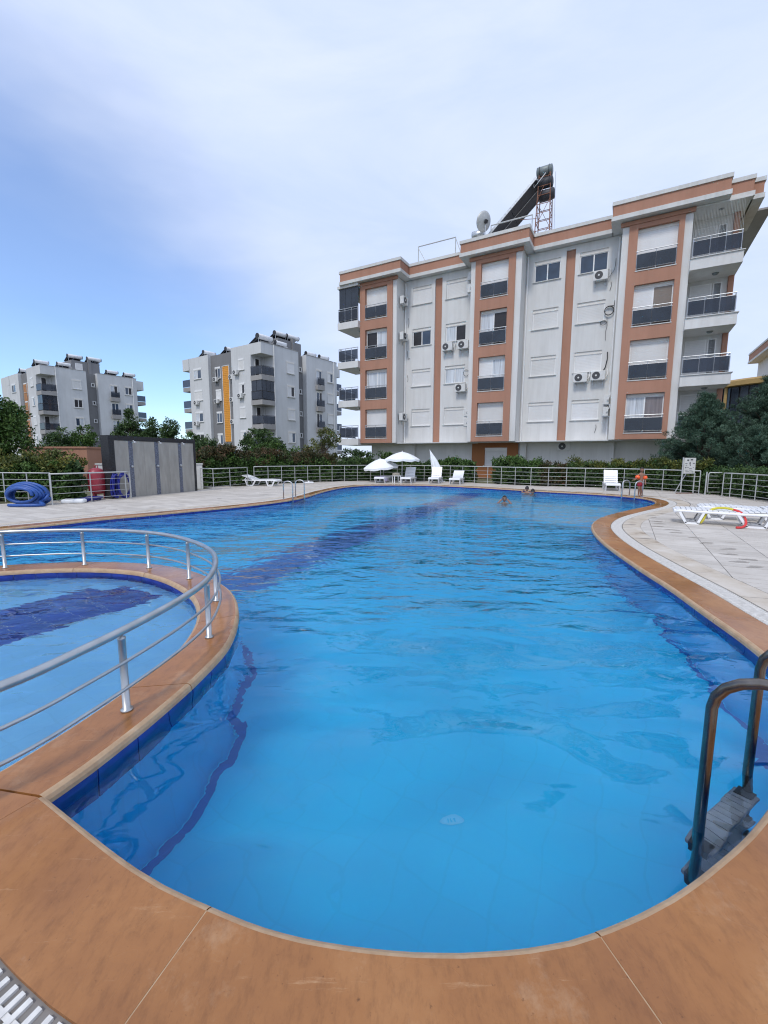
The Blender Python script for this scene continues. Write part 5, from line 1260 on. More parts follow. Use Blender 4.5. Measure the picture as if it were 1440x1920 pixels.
# noodle
ny_ = thing('pool_noodle', 'foam noodle, half yellow and half red, arched over the flat lounger', 'pool noodle', (7.4, 9.4, 0))
npth = catmull([(7.24, 9.66, 0.03), (7.27, 9.63, 0.10), (7.33, 9.62, 0.25), (7.45, 9.6, 0.36), (7.6, 9.56, 0.392), (7.72, 9.46, 0.385), (7.84, 9.32, 0.33), (7.88, 9.22, 0.2), (7.84, 9.14, 0.09), (7.72, 9.08, 0.03), (7.58, 9.06, 0.026)], 0.03)
k = int(len(npth) * 0.56)
MB().tube([tuple(p - np.array([7.4, 9.4, 0])) for p in npth[:k]], 0.026, 10).build('yellow_half', 'yellow_foam', ny_, True)
MB().tube([tuple(p - np.array([7.4, 9.4, 0])) for p in npth[k - 1:]], 0.024, 10).build('red_half', 'red_foam', ny_, True)

# ------------------------------------------------------------------ parasols
def parasol(label, x, y, zap, zbr, R, tilt=(0, 0)):
    t = thing('parasol', label, 'parasol', (x, y, 0)); n = 8
    Rm = Matrix.Rotation(tilt[0], 3, 'X') @ Matrix.Rotation(tilt[1], 3, 'Y'); top = Vector((0, 0, zap)); d = zap - zbr
    mb = MB(); rings = []
    for f, zz in ((0.02, 0.0), (0.3, -0.16 * d), (0.6, -0.45 * d), (0.85, -0.78 * d), (1.0, -d)):
        rg_ = []
        for k in range(n * 4):
            a = 2 * PI * k / (n * 4); sag = 1 - 0.035 * (f ** 2) * (1 - abs(math.cos(a * n / 2))); rg_.append(top + Rm @ Vector((R * f * sag * math.cos(a), R * f * sag * math.sin(a), zz - 0.02 * f * (abs(math.sin(a * n / 2))))))
        rings.append(rg_)
    m_ = n * 4; vs = [p for r_ in rings for p in r_]
    mb.add(vs, [(i * m_ + k, (i + 1) * m_ + k, (i + 1) * m_ + (k + 1) % m_, i * m_ + (k + 1) % m_) for i in range(len(rings) - 1) for k in range(m_)] + [tuple(range(m_))])
    cn = mb.build('canopy', 'white_fabric', t, False)
    va = MB(); b0 = rings[-1]; b1 = [p + Rm @ Vector((0, 0, -0.10 - 0.035 * abs(math.sin(2 * PI * k / m_ * n / 2)))) * 1.0 for k, p in enumerate(b0)]
    va.add(b0 + b1, [(k, (k + 1) % m_, m_ + (k + 1) % m_, m_ + k) for k in range(m_)]); va.build('valance', 'white_fabric', cn)
    MB().tube([(0, 0, 0.02), tuple(top - Rm @ Vector((0, 0, d))), tuple(top + Rm @ Vector((0, 0, 0.06)))], 0.018, 8).build('pole', 'white_plastic', t)
    MB().lathe([(0.0, 0.0), (0.02, 0.0), (0.03, 0.03), (0, 0.08)], 8, top + Rm @ Vector((0, 0, 0.0))).build('finial', 'white_plastic', t)
    MB().lathe([(0.22, 0), (0.22, 0.05), (0.06, 0.08), (0.05, 0.2), (0, 0.2)], 16).build('base', 'white_plastic', t)
    rb = MB()
    for k in range(n):
        a = 2 * PI * k / n; rb.bar(top + Rm @ Vector((0, 0, -0.06)), top + Rm @ Vector((R * 0.98 * math.cos(a), R * 0.98 * math.sin(a), -d - 0.01)), 0.012, 0.012)
        MB().bar(top + Rm @ Vector((0, 0, -d * 0.9)), top + Rm @ Vector((R * 0.5 * math.cos(a), R * 0.5 * math.sin(a), -d * 0.42)), 0.01, 0.01).build('rib', 'white_plastic', t)
    return t
parasol('low open white parasol tilted to the left over the towel lounger', -0.25, 26.0, 1.40, 0.92, 1.05, (0.06, -0.1))
parasol('taller open white parasol over the lounger with raised back', 1.08, 25.9, 1.82, 1.38, 1.05, (0.0, 0.0))
cp_ = thing('parasol', 'closed white parasol leaning to the left behind a lounger', 'parasol', (3.55, 26.35, 0))
tip = Vector((-0.75, 0.0, 1.90)); axis = tip.normalized(); foldm = MB(); rings = []
u_ = axis.cross(Vector((0, 1, 0))).normalized(); v_ = axis.cross(u_)
for f, r in ((0.0, 0.015), (0.25, 0.09), (0.6, 0.19), (0.95, 0.27), (1.0, 0.25)):
    c0 = tip - axis * (1.2 * f); rings.append([c0 + (u_ * math.cos(2 * PI * k / 24) + v_ * math.sin(2 * PI * k / 24) * 0.7) * r * (1 + 0.22 * (k % 3 == 0) - 0.1) - (Vector((0, 0, 0.1)) if f > 0.9 and k % 6 < 3 else Vector((0, 0, 0))) for k in range(24)])
foldm.add([p for r_ in rings for p in r_], [(i * 24 + k, (i + 1) * 24 + k, (i + 1) * 24 + (k + 1) % 24, i * 24 + (k + 1) % 24) for i in range(4) for k in range(24)] + [tuple(range(24))])
foldm.build('canopy', 'white_fabric', cp_); MB().tube([(0, 0, 0.0), tuple(tip * 1.03)], 0.018, 8).build('pole', 'white_plastic', cp_)
MB().lathe([(0.22, 0), (0.22, 0.05), (0.06, 0.08), (0.05, 0.2), (0, 0.2)], 16).build('base', 'white_plastic', cp_)
ub = thing('ballast_block', 'loose white ballast block with pole socket on the deck by the curved fence', 'ballast block', (-4.3, 24.35, 0), 0.4)
MB().box(-0.25, -0.2, 0.0, 0.25, 0.2, 0.09).build('block', 'white_plastic', ub, bevel=0.03); MB().cyl((0, 0, 0.09), (0, 0, 0.14), 0.04, 10).build('socket', 'white_plastic', ub)

# ------------------------------------------------------------------ pool ladders
def ladder(label, legs, outw, span, ztop, zbot, r, mt, steps=3, flange=True):
    c = (legs[0] + legs[1]) / 2; t = thing('pool_ladder', label, 'pool ladder', (c[0], c[1], 0))
    o = np.array(outw) / np.linalg.norm(outw)
    for L in legs:
        p = L - c; R_ = span / 2; pts = [(p[0], p[1], zbot), (p[0], p[1], ztop - R_ * 0.75)]
        for i in range(1, 12):
            a = PI - PI * i / 11; d = R_ + R_ * math.cos(a); pts.append((p[0] + o[0] * d, p[1] + o[1] * d, ztop - R_ * 0.75 + R_ * 0.75 * math.sin(a)))
        pts.append((p[0] + o[0] * span, p[1] + o[1] * span, 0.0))
        MB().tube(pts, r, 12).build('handrail', mt, t, True)
        MB().lathe([(r * 2.2, 0.001), (r * 2.2, 0.012), (r * 1.1, 0.02)], 14, (p[0] + o[0] * span, p[1] + o[1] * span, 0)).build('flange', mt, t)
    d = (legs[1] - legs[0]); Ln = np.linalg.norm(d); a = math.atan2(d[1], d[0])
    for i in range(steps):
        z = -0.27 - 0.27 * i
        if z < zbot: break
        mb = MB(); Rz = Matrix.Rotation(a, 3, 'Z'); mb.obox((0, 0, z), (Ln - r, 0.11, 0.03), Rz)
        st = mb.build('step', 'step_grey', t, bevel=0.008)
        gv = MB()
        for q in range(9): gv.obox(Rz @ Vector(((q - 4) * Ln * 0.085, 0, z + 0.018)), (0.012, 0.1, 0.006), Rz)
        gv.build('tread_rib', 'step_grey', st)
        cl = MB()
        for s in (-1, 1): cl.obox(Rz @ Vector((s * (Ln / 2 - 0.035), 0, z - 0.005)), (0.07, 0.075, 0.065), Rz)
        cl.build('clamp', 'black_plastic', st)
    return t
ladder('weathered steel pool ladder at the near right edge, cut by the frame', np.array([(1.37, 1.66), (1.86, 1.99)]), (0.55, -0.83), 0.50, 0.66, -1.0, 0.0215, 'old_steel')
ladder('steel pool ladder on the far left edge near the lounger', np.array([(-3.22, 15.0), (-2.98, 15.9)])[:2] * np.array([1, 1]) + np.array([0.0, 0]), (-0.95, 0.25), 0.36, 0.64, -0.9, 0.021, 'steel')
ladder('steel pool ladder on the far right edge beside the child', np.array([(9.66, 16.4), (9.47, 16.95)]), (0.95, 0.3), 0.38, 0.62, -0.9, 0.021, 'steel')

# ------------------------------------------------------------------ pump corner on the left
hc = thing('hose_coil', 'thick blue pool hose coiled on the deck at the left', 'hose', (-10.85, 12.75, 0))
pts = []
tz = 1.05
for i in range(5 * 20):
    a = 2 * PI * i / 20; rr = 0.30 + 0.045 * (i // 20) + 0.02 * math.sin(i * 0.7); lay = (i / 20) * 0.075
    x = rr * 1.28 * math.cos(a); y2 = rr * 0.86 * math.sin(a)
    pts.append((x - 0.05 + 0.02 * math.sin(i * 0.33), -0.05 + lay - y2 * math.cos(tz) * 0.5, max(0.05, 0.315 + y2 * math.sin(tz) * 1.0)))
pts += [(0.45, 0.1, 0.12), (0.62, 0.0, 0.05), (0.7, -0.14, 0.05), (0.55, -0.26, 0.05), (0.2, -0.3, 0.05), (-0.2, -0.28, 0.05)]
MB().tube([tuple(p) for p in catmull(pts, 0.05)], 0.046, 10).build('hose', 'hose_blue', hc, True)
pts = []
for i in range(3 * 16):
    a = 2 * PI * i / 16; rr = 0.46 + 0.03 * math.sin(i * 0.9); pts.append((rr * 1.2 * math.cos(a), 0.22 + rr * 0.2 * math.sin(a) + 0.03 * (i // 16), 0.32 + (rr - 0.18) * math.sin(a)))
MB().tube([tuple(p) for p in catmull([(p[0], p[1], max(0.05, p[2])) for p in pts], 0.05)], 0.044, 10).build('outer_turns', 'hose_blue', hc, True)
nh = thing('garden_hose', 'tangled dark blue garden hose beside the shower wall', 'hose', (-9.5, 14.6, 0))
def loops(cx, cy, rx, rz_, n, ph, drift):
    P = []
    for i in range(n * 14):
        a = 2 * PI * i / 14 + ph; P.append((cx + rx * math.cos(a) * 0.45 + drift * i + 0.02 * math.sin(i), cy + rx * math.cos(a) * 0.9 + 0.02 * math.sin(i * 2.1), max(0.03, 0.46 + rz_ * math.sin(a) + 0.03 * math.sin(i * 0.8))))
    return P
MB().tube([tuple(p) for p in catmull(loops(0.20, 0.62, 0.20, 0.42, 4, 0.3, 0.001), 0.06)], 0.022, 6).build('hanging_loops', 'hose_navy', nh, True)
MB().tube([tuple(p) for p in catmull(loops(0.10, 0.42, 0.10, 0.40, 5, 1.3, -0.002), 0.06)], 0.022, 6).build('hanging_loops', 'hose_navy', nh, True)
P = []
for i in range(9 * 12):
    a = 2 * PI * i / 12; P.append((-0.35 + (0.10 + 0.012 * (i // 12)) * math.cos(a) + 0.02 * math.sin(i * 1.3), -0.45 + (0.55 + 0.02 * (i % 5)) * math.sin(a), 0.025 + 0.018 * (i // 12) * 0.6 + 0.008 * math.sin(i * 2.2)))
MB().tube([tuple(p) for p in catmull(P, 0.07)], 0.02, 6).build('ground_coil', 'hose_navy', nh, True)
rt = thing('pressure_tank', 'dark red upright pressure tank behind the fence', 'tank', (-10.12, 15.05, 0))
MB().lathe([(0.0, 0.16), (0.16, 0.18), (0.255, 0.27), (0.275, 0.38), (0.275, 0.85), (0.255, 0.96), (0.17, 1.05), (0.06, 1.09), (0.0, 1.09)], 24).build('vessel', 'tank_red', rt, True)
MB().tube([(-0.06, 0, 1.05), (-0.06, 0, 1.16), (0.06, 0, 1.16), (0.06, 0, 1.05)], 0.015, 6).build('lifting_eye', 'tank_red', rt)
for k in range(3): a = k * 2.1 + 0.4; MB().bar((0.18 * math.cos(a), 0.18 * math.sin(a), 0.0), (0.2 * math.cos(a), 0.2 * math.sin(a), 0.26), 0.05, 0.03).build('leg', 'tank_red', rt)
MB().tube([(-0.05, -0.285, 0.95), (-0.04, -0.29, 0.7), (-0.06, -0.29, 0.45)], 0.008, 5).build('cable', 'pvc', rt)
wp = MB().box(-0.32, -0.16, 0.0, 0.32, 0.16, 0.13).build('float_board', 'white_fabric', None, bevel=0.05); wp.location = (-9.95, 13.62, 0); wp.rotation_euler = (0, 0, 0.25); wp.modifiers['bevel'].segments = 3
tag(wp, 'white padded block lying on the deck below the left fence', 'padded block')

# ------------------------------------------------------------------ notice board
sg = thing('notice_board', 'grey notice board on tube legs with small pictograms at the right fence', 'sign', (12.95, 18.2, 0), 0.10)
MB().box(-0.26, -0.012, 0.86, 0.26, 0.012, 1.52).build('panel', 'sign_face', sg)
for x, h in ((-0.29, 1.54), (0.29, 0.86)): MB().tube([(x, 0.02, 0), (x, 0.02, h)], 0.026, 8).build('leg', 'painted_steel', sg)
MB().box(-0.28, -0.016, 0.845, 0.31, 0.03, 0.875).build('lower_rail', 'painted_steel', sg); MB().bar((-0.29, 0.35, 0.0), (-0.1, 0.03, 0.85), 0.03, 0.03).build('brace', 'painted_steel', sg); MB().bar((-0.55, -0.05, 0.03), (0.2, -0.05, 0.03), 0.04, 0.03).build('foot_bar', 'rusty_steel', sg)
mk = MB(); rs = random.Random(5)
for (x, z, w, h) in ((-0.10, 1.42, 0.08, 0.06), (0.07, 1.44, 0.10, 0.05), (-0.17, 1.28, 0.10, 0.02), (0.0, 1.29, 0.05, 0.09), (0.17, 1.29, 0.08, 0.03), (-0.16, 1.21, 0.07, 0.02), (0.02, 1.21, 0.04, 0.05), (-0.18, 1.11, 0.05, 0.05), (-0.08, 1.12, 0.09, 0.015), (0.04, 1.06, 0.12, 0.025), (0.17, 1.12, 0.05, 0.015), (-0.15, 1.0, 0.12, 0.012), (0.06, 1.0, 0.14, 0.012), (-0.1, 0.95, 0.16, 0.010)):
    mk.box(x - w / 2, -0.0155, z - h / 2, x + w / 2, -0.0125, z + h / 2)
mk.build('pictogram', 'ink', sg)

# ------------------------------------------------------------------ people
def body(name, V, E, R_, mat, parent, root=0, sub=2):
    me = bpy.data.meshes.new(name); me.from_pydata(V, E, []); me.materials.append(M[mat])
    o = bpy.data.objects.new(name, me); COL.objects.link(o); o.parent = parent
    o.modifiers.new('skin', 'SKIN')
    for i, r in enumerate(R_):
        d = me.skin_vertices[0].data[i]; d.radius = (r, r) if not isinstance(r, tuple) else r; d.use_root = (i == root)
    o.modifiers['skin'].use_smooth_shade = True
    s = o.modifiers.new('sub', 'SUBSURF'); s.levels = sub; s.render_levels = sub; return o
def head(parent, c, r, mat, look, hairfront=0.1):
    """skull with brow, nose, mouth, ears and a cap of hair; look = heading angle, 0 = towards -y"""
    Rz = Matrix.Rotation(look, 3, 'Z'); c = Vector(c)
    bm = bmesh.new(); bmesh.ops.create_icosphere(bm, subdivisions=3, radius=1.0)
    for v in bm.verts:
        p = v.co.copy(); w = 0.80 * (1 - 0.22 * max(0, -p.z)); q = Vector((p.x * w, p.y * 0.95, p.z * 1.18))
        if p.y < -0.6 and abs(p.x) < 0.22 and -0.35 < p.z < 0.12: q.y -= 0.16 * (1 - abs(p.x) / 0.22)
        if p.y < -0.5 and 0.02 < p.z < 0.26 and 0.15 < abs(p.x) < 0.55: q.y += 0.08
        if abs(p.x) > 0.93 and abs(p.z) < 0.25: q.x *= 1.12
        v.co = c + Rz @ (q * r)
    me = bpy.data.meshes.new('head'); bm.to_mesh(me); bm.free(); me.materials.append(M[mat]); me.polygons.foreach_set('use_smooth', [True] * len(me.polygons))
    h = link('head', me, parent)
    for s in (-1, 1): MB().lathe([(0.0, -0.06), (0.06, 0.0), (0.0, 0.06)], 8, c + Rz @ Vector((s * 0.30 * r, -0.86 * r, 0.12 * r)), R=Matrix.Scale(r * 1.5, 3)).build('eye', 'hair', h)
    MB().obox(c + Rz @ Vector((0, -0.88 * r, -0.50 * r)), (0.42 * r, 0.08 * r, 0.07 * r), Rz).build('mouth', 'red_cloth', h)
    bm = bmesh.new(); bmesh.ops.create_icosphere(bm, subdivisions=3, radius=1.0)
    dead = [v for v in bm.verts if v.co.z < 0.30 and v.co.y < 0.05 + hairfront * 0 or (v.co.z < -0.25)]
    bmesh.ops.delete(bm, geom=dead, context='VERTS'); rs = random.Random(int(abs(c.x) * 100))
    for v in bm.verts: p = v.co; v.co = c + Rz @ (Vector((p.x * 0.88, p.y * 1.02, p.z * 1.26)) * r * (1.03 + rs.uniform(0, 0.06)))
    me = bpy.data.meshes.new('hair'); bm.to_mesh(me); bm.free(); me.materials.append(M['hair']); me.polygons.foreach_set('use_smooth', [True] * len(me.polygons))
    link('hair', me, parent); return h
ch = thing('person', 'small child in red swim shorts and orange armbands standing by the ladder', 'person', (10.08, 16.78, 0))
V = [(0, 0, 0.55), (0, 0, 0.68), (0, -0.005, 0.80), (0, 0, 0.89), (0, -0.005, 0.96),
     (-0.055, 0, 0.50), (-0.05, -0.012, 0.28), (-0.045, 0.01, 0.06), (-0.055, -0.09, 0.025), (0.055, 0, 0.50), (0.05, -0.005, 0.28), (0.045, 0.02, 0.06), (0.055, -0.08, 0.025),
     (-0.11, 0, 0.85), (-0.17, -0.04, 0.72), (-0.30, -0.10, 0.66), (-0.39, -0.15, 0.655), (0.11, 0, 0.85), (0.155, -0.02, 0.70), (0.13, -0.09, 0.57), (0.11, -0.12, 0.52)]
Ed = [(0, 1), (1, 2), (2, 3), (3, 4), (0, 5), (5, 6), (6, 7), (7, 8), (0, 9), (9, 10), (10, 11), (11, 12), (3, 13), (13, 14), (14, 15), (15, 16), (3, 17), (17, 18), (18, 19), (19, 20)]
Rr = [(0.095, 0.07), (0.085, 0.062), (0.098, 0.065), (0.075, 0.055), 0.034, 0.062, 0.043, 0.028, 0.022, 0.062, 0.043, 0.028, 0.022, 0.036, 0.03, 0.024, 0.018, 0.036, 0.03, 0.024, 0.018]
body('body', V, Ed, Rr, 'skin', ch)
head(ch, (0, -0.015, 1.045), 0.082, 'skin', -0.5)
V = [(0, 0, 0.575), (0, 0, 0.53), (-0.06, 0, 0.47), (-0.063, -0.006, 0.375), (0.06, 0, 0.47), (0.063, 0, 0.375)]
body('swim_shorts', V, [(0, 1), (1, 2), (2, 3), (1, 4), (4, 5)], [(0.108, 0.082), (0.108, 0.082), 0.075, 0.072, 0.075, 0.072], 'red_cloth', ch)
for s, p, q in ((-1, (-0.135, -0.015, 0.80), (-0.185, -0.055, 0.705)), (1, (0.125, -0.005, 0.80), (0.16, -0.025, 0.69))):
    a, b = Vector(p), Vector(q); d = (b - a).normalized(); mb = MB(); z = Vector((0, 0, 1)); Rq = z.rotation_difference(d).to_matrix(); L = (b - a).length
    mb.lathe([(0.03, 0.0), (0.07, 0.0), (0.085, L * 0.25), (0.085, L * 0.75), (0.07, L), (0.03, L)], 16, a, R=Rq); mb.build('armband', 'orange_float', ch, True)
for s, wx_, wy_, wz_, dx in ((-1, -0.39, -0.15, 0.655, (-1, -0.5)), (1, 0.11, -0.12, 0.52, (0.0, -0.6))):
    for k in range(5):
        f = Vector((wx_, wy_, wz_)); d = Vector((dx[0], dx[1], -0.25 if s < 0 else -1)).normalized(); side = d.cross(Vector((0, 0, 1))).normalized(); o_ = side * (k - 2) * 0.009
        d2 = d + side * (0.12 * (k - 2)) if k else d + side * -0.9
        L = (0.030, 0.043, 0.047, 0.044, 0.036)[k]; MB().tube([f + o_, f + o_ + d2.normalized() * L * 0.55, f + o_ + d2.normalized() * L + Vector((0, 0, -0.008))], [0.007, 0.0065, 0.005], 6).build('finger', 'skin', ch, True)
def swimmer(label, loc_, rz, arms, mat, look=0.0, zs=0.0):
    t = thing('person', label, 'person', loc_, rz)
    V = [(0, 0.02, -0.55), (0, 0.02, -0.35), (0, 0.0, -0.18), (0, 0, -0.04), (0, -0.005, 0.05), (0, 0.03, -0.8), (-0.1, 0.02, -1.1), (0.1, 0.02, -1.1)]
    Ed = [(0, 1), (1, 2), (2, 3), (3, 4), (0, 5), (5, 6), (5, 7)]; Rr = [(0.13, 0.1), (0.13, 0.1), (0.17, 0.1), (0.10, 0.07), 0.05, (0.14, 0.1), 0.08, 0.08]
    for s, pts in zip((-1, 1), arms):
        b = 3; rad = (0.058, 0.045, 0.036, 0.026, 0.02)
        for k, p in enumerate(pts): V.append(p); Ed.append((b, len(V) - 1)); Rr.append(rad[k]); b = len(V) - 1
    body('body', V, Ed, Rr, mat, t, 0); head(t, (0, -0.02, 0.175), 0.105, mat, look)
    for s, pts in zip((-1, 1), arms):
        a, b = Vector(pts[-2]), Vector(pts[-1]); d = (b - a).normalized(); side = d.cross(Vector((0.2, 0.3, 1))).normalized()
        for k in range(5):
            o_ = side * (k - 2) * 0.017; d2 = (d + side * 0.1 * (k - 2)).normalized() if k else (d * 0.5 + side * -0.9).normalized(); L = (0.05, 0.075, 0.083, 0.078, 0.062)[k]
            MB().tube([b + o_ - d * 0.01, b + o_ + d2 * L * 0.5, b + o_ + d2 * L], [0.0105, 0.0095, 0.007], 6).build('finger', mat, t, True)
    t.scale = (0.9, 0.9, 0.9); return t
swimmer('swimmer facing the camera with both hands up at the face', (4.25, 15.0, -0.10), -0.25, ([(-0.19, 0, -0.06), (-0.26, -0.16, -0.02), (-0.15, -0.16, 0.12), (-0.085, -0.13, 0.19)], [(0.19, 0, -0.06), (0.26, -0.16, -0.02), (0.15, -0.16, 0.12), (0.085, -0.13, 0.19)]), 'skin_pale')
swimmer('dark haired swimmer resting an arm on the far pool edge', (6.52, 19.45, -0.06), 2.6, ([(-0.19, 0, -0.05), (-0.28, -0.16, 0.0), (-0.25, -0.40, 0.04), (-0.2, -0.48, 0.05)], [(0.19, 0, -0.05), (0.28, -0.18, -0.02), (0.3, -0.38, 0.03), (0.28, -0.45, 0.05)]), 'skin')
swimmer('dark haired swimmer in front of the one holding the far pool edge', (6.55, 18.75, -0.13), 2.9, ([(-0.19, 0, -0.06), (-0.26, -0.15, -0.15), (-0.18, -0.32, -0.12), (-0.15, -0.40, -0.12)], [(0.19, 0, -0.06), (0.26, -0.12, -0.18), (0.2, -0.3, -0.16), (0.16, -0.38, -0.15)]), 'skin_pale')

# ------------------------------------------------------------------ planting
def leaves(name, mat, parent, clumps, per, leaf, seed, aspect=0.5, up=0.25, flat_=0.0, droop=0.0):
    """clumps: (x, y, z, radius); scatter small rhombic leaves round each clump centre"""
    g = np.random.default_rng(seed); C = np.array(clumps, float); n = len(C) * per
    idx = np.repeat(np.arange(len(C)), per); d = g.normal(size=(n, 3)); d /= np.linalg.norm(d, axis=1)[:, None] + 1e-9
    rad = g.random(n) ** 0.45; P = C[idx, :3] + d * (rad * C[idx, 3])[:, None] * np.array([1, 1, 0.85])
    P[:, 2] = np.maximum(P[:, 2], 0.03)
    ax = d * 0.7 + g.normal(size=(n, 3)) * 0.7; ax[:, 2] += up - droop; ax /= np.linalg.norm(ax, axis=1)[:, None]
    sd = np.cross(ax, g.normal(size=(n, 3))); sd /= np.linalg.norm(sd, axis=1)[:, None] + 1e-9
    L = leaf * (0.6 + 0.8 * g.random(n))[:, None]; W = L * aspect
    nrm = np.cross(ax, sd) * L * 0.12
    V = np.empty((n, 4, 3)); V[:, 0] = P - ax * L * 0.5; V[:, 1] = P + sd * W * 0.5 + nrm; V[:, 2] = P + ax * L * 0.5; V[:, 3] = P - sd * W * 0.5 + nrm
    me = bpy.data.meshes.new(name); me.vertices.add(n * 4); me.vertices.foreach_set('co', V.ravel())
    me.loops.add(n * 4); me.loops.foreach_set('vertex_index', np.arange(n * 4, dtype=np.int32))
    me.polygons.add(n); me.polygons.foreach_set('loop_start', np.arange(0, n * 4, 4, dtype=np.int32)); me.polygons.foreach_set('loop_total', np.full(n, 4, dtype=np.int32))
    me.update(calc_edges=True); me.materials.append(M[mat])
    tone = g.random(len(C))[idx] * 0.45 + g.random(n) * 0.55 
    at = me.attributes.new('tone', 'FLOAT', 'POINT'); at.data.foreach_set('value', np.repeat(tone, 4).astype(np.float32))
    return link(name, me, parent)
def blob_clumps(ells, n, rc, seed, inner=0.55):
    g = np.random.default_rng(seed); out = []
    vol = np.array([e[3] * e[4] * e[5] for e in ells]); pr = vol ** 0.7 / (vol ** 0.7).sum()
    for i in range(n):
        e = ells[g.choice(len(ells), p=pr)]; d = g.normal(size=3); d /= np.linalg.norm(d); r = inner + (1 - inner) * g.random() ** 0.5
        p = np.array(e[:3]) + d * np.array(e[3:6]) * r; out.append((*p, rc * (0.6 + 0.8 * g.random())))
    return out
def tree(label, x, y, ells, mat, n, per, rc, leaf, seed, trunk_r=0.09, name='tree', cat='tree', group=None, aspect=0.5):
    t = thing(name, label, cat, (x, y, 0), 0, group); rs = random.Random(seed)
    e = [(a - x, b - y, c, d, f, g) for a, b, c, d, f, g in ells]
    cl = blob_clumps(e, n, rc, seed); top = max(q[2] + q[5] * 0.4 for q in e)
    tr = MB(); tr.tube([(0, 0, 0), (0.04, 0.02, top * 0.35), (-0.03, 0.03, top * 0.7), (0, 0, top)], [trunk_r, trunk_r * 0.75, trunk_r * 0.5, trunk_r * 0.2], 8)
    tr = tr.build('trunk', 'bark', t, True)
    lb = MB()
    for c in rs.sample(cl, min(26, len(cl))):
        z0 = max(0.15, min(c[2] * 0.6, top * 0.85)); lb.tube([(0, 0, z0), (c[0] * 0.5, c[1] * 0.5, (z0 + c[2]) / 2 + 0.08), (c[0], c[1], c[2])], [trunk_r * 0.35, trunk_r * 0.22, trunk_r * 0.1], 5)
    lb.build('limbs', 'bark', t, True)
    leaves('crown', mat, t, cl, per, leaf, seed + 50, aspect); return t
def hedge(label, path, w, h0, h1, mat, seed, dens=9, per=46, leaf=0.10, topmat=None, name='hedge', toppers=0):
    path = np.array(path, float); c = path[0].copy(); Rp, q = resample(catmull(path.tolist(), 0.3), 0.2); L = q[-1]; t = thing(name, label, 'hedge' if name == 'hedge' else 'shrub', (c[0], c[1], 0))
    g = np.random.default_rng(seed); tn = np.gradient(Rp, axis=0); tn /= np.linalg.norm(tn, axis=1)[:, None]; nn = np.stack([tn[:, 1], -tn[:, 0]], 1)
    cl = []; tp = []
    n = int(L * (h0 + h1) / 2 * dens * 3.4)
    for i in range(n):
        k = g.integers(len(Rp)); f = q[k] / L; H = h0 + (h1 - h0) * f; H *= 1 + 0.09 * math.sin(q[k] * 2.3 + seed) + 0.05 * math.sin(q[k] * 6.1)
        s = g.random(); z = H * (0.06 + 0.90 * s); off = (w * 0.5) * (1 if g.random() < 0.75 else -g.random()) * (0.85 + 0.2 * g.random()) * (1 - 0.3 * max(0, s - 0.8) / 0.2)
        if g.random() < 0.25: z = H * (0.93 + 0.1 * g.random()); off = w * (g.random() - 0.5)
        p = Rp[k] + nn[k] * off * (1 if True else 1) - c; r_ = (p[0], p[1], z, 0.16 + 0.12 * g.random())
        (tp if (topmat and z > H * (0.6 + 0.3 * g.random())) else cl).append(r_)
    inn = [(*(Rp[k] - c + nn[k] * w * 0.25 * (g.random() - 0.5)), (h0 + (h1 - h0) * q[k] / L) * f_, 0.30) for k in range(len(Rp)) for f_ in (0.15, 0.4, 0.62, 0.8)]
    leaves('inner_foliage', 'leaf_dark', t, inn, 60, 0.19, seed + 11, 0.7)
    leaves('foliage', mat, t, cl, per, leaf, seed + 9)
    if topmat: leaves('young_shoots', topmat, t, tp, per, leaf * 0.95, seed + 10, up=0.6)
    st = MB(); A = Rp - c
    for k in range(2, len(Rp) - 1, 4): st.tube([(A[k][0], A[k][1], 0), (A[k][0] + 0.05 * math.sin(k), A[k][1] + 0.05, h0 * 0.45), (A[k][0] + 0.1 * math.sin(k * 2), A[k][1], min(h0, h1) * 0.8)], [0.025, 0.018, 0.008], 5)
    st.build('stems', 'bark', t)
    return t
def outward(path): return path
# hedges: the path runs so that its right hand side faces the pool
hedge('large dense hedge with yellowing leaves behind the blue hose at the left', [(-16.5, 14.9), (-13.5, 14.7), (-10.6, 14.75)], 1.0, 1.78, 1.35, 'leaf_green', 21, 11, 54, 0.10, 'leaf_yellow')
hedge('clipped photinia hedge with reddish tips behind the left lounger', [(-9.9, 21.0), (-7.7, 23.2), (-5.3, 25.5), (-3.4, 27.0)], 1.0, 1.85, 1.55, 'leaf_green', 22, 10, 50, 0.12, 'leaf_red')
hedge('low dark hedge behind the two open parasols', [(-3.2, 27.4), (0.2, 28.5), (3.0, 28.1)], 0.9, 1.25, 1.15, 'leaf_dark', 23, 9, 46, 0.12)
hedge('round bushy shrub hedge right of the closed parasol', [(3.3, 27.9), (4.6, 27.0), (5.4, 26.2)], 0.9, 1.2, 1.3, 'leaf_dark', 24, 10, 46, 0.12, 'leaf_green')
hedge('dark green hedge behind the swimmers with loose top shoots', [(6.6, 25.0), (7.6, 24.3), (8.6, 23.8)], 0.9, 1.38, 1.38, 'leaf_dark', 25, 11, 46, 0.11, 'leaf_green')
hedge('short reddish brown hedge piece between two green hedges', [(8.8, 23.6), (9.9, 23.1)], 0.8, 1.08, 1.12, 'leaf_red', 26, 11, 46, 0.10)
hedge('green hedge with reddish tips left of the lounger by the child', [(10.0, 23.1), (11.6, 22.5)], 0.9, 1.32, 1.3, 'leaf_dark', 27, 11, 46, 0.10, 'leaf_yellow')
hedge('hedge with bright yellow tips behind the child', [(11.9, 22.2), (13.1, 20.9), (13.7, 19.5), (14.1, 18.6)], 0.9, 1.32, 1.3, 'leaf_dark', 28, 11, 50, 0.10, 'leaf_yellow')
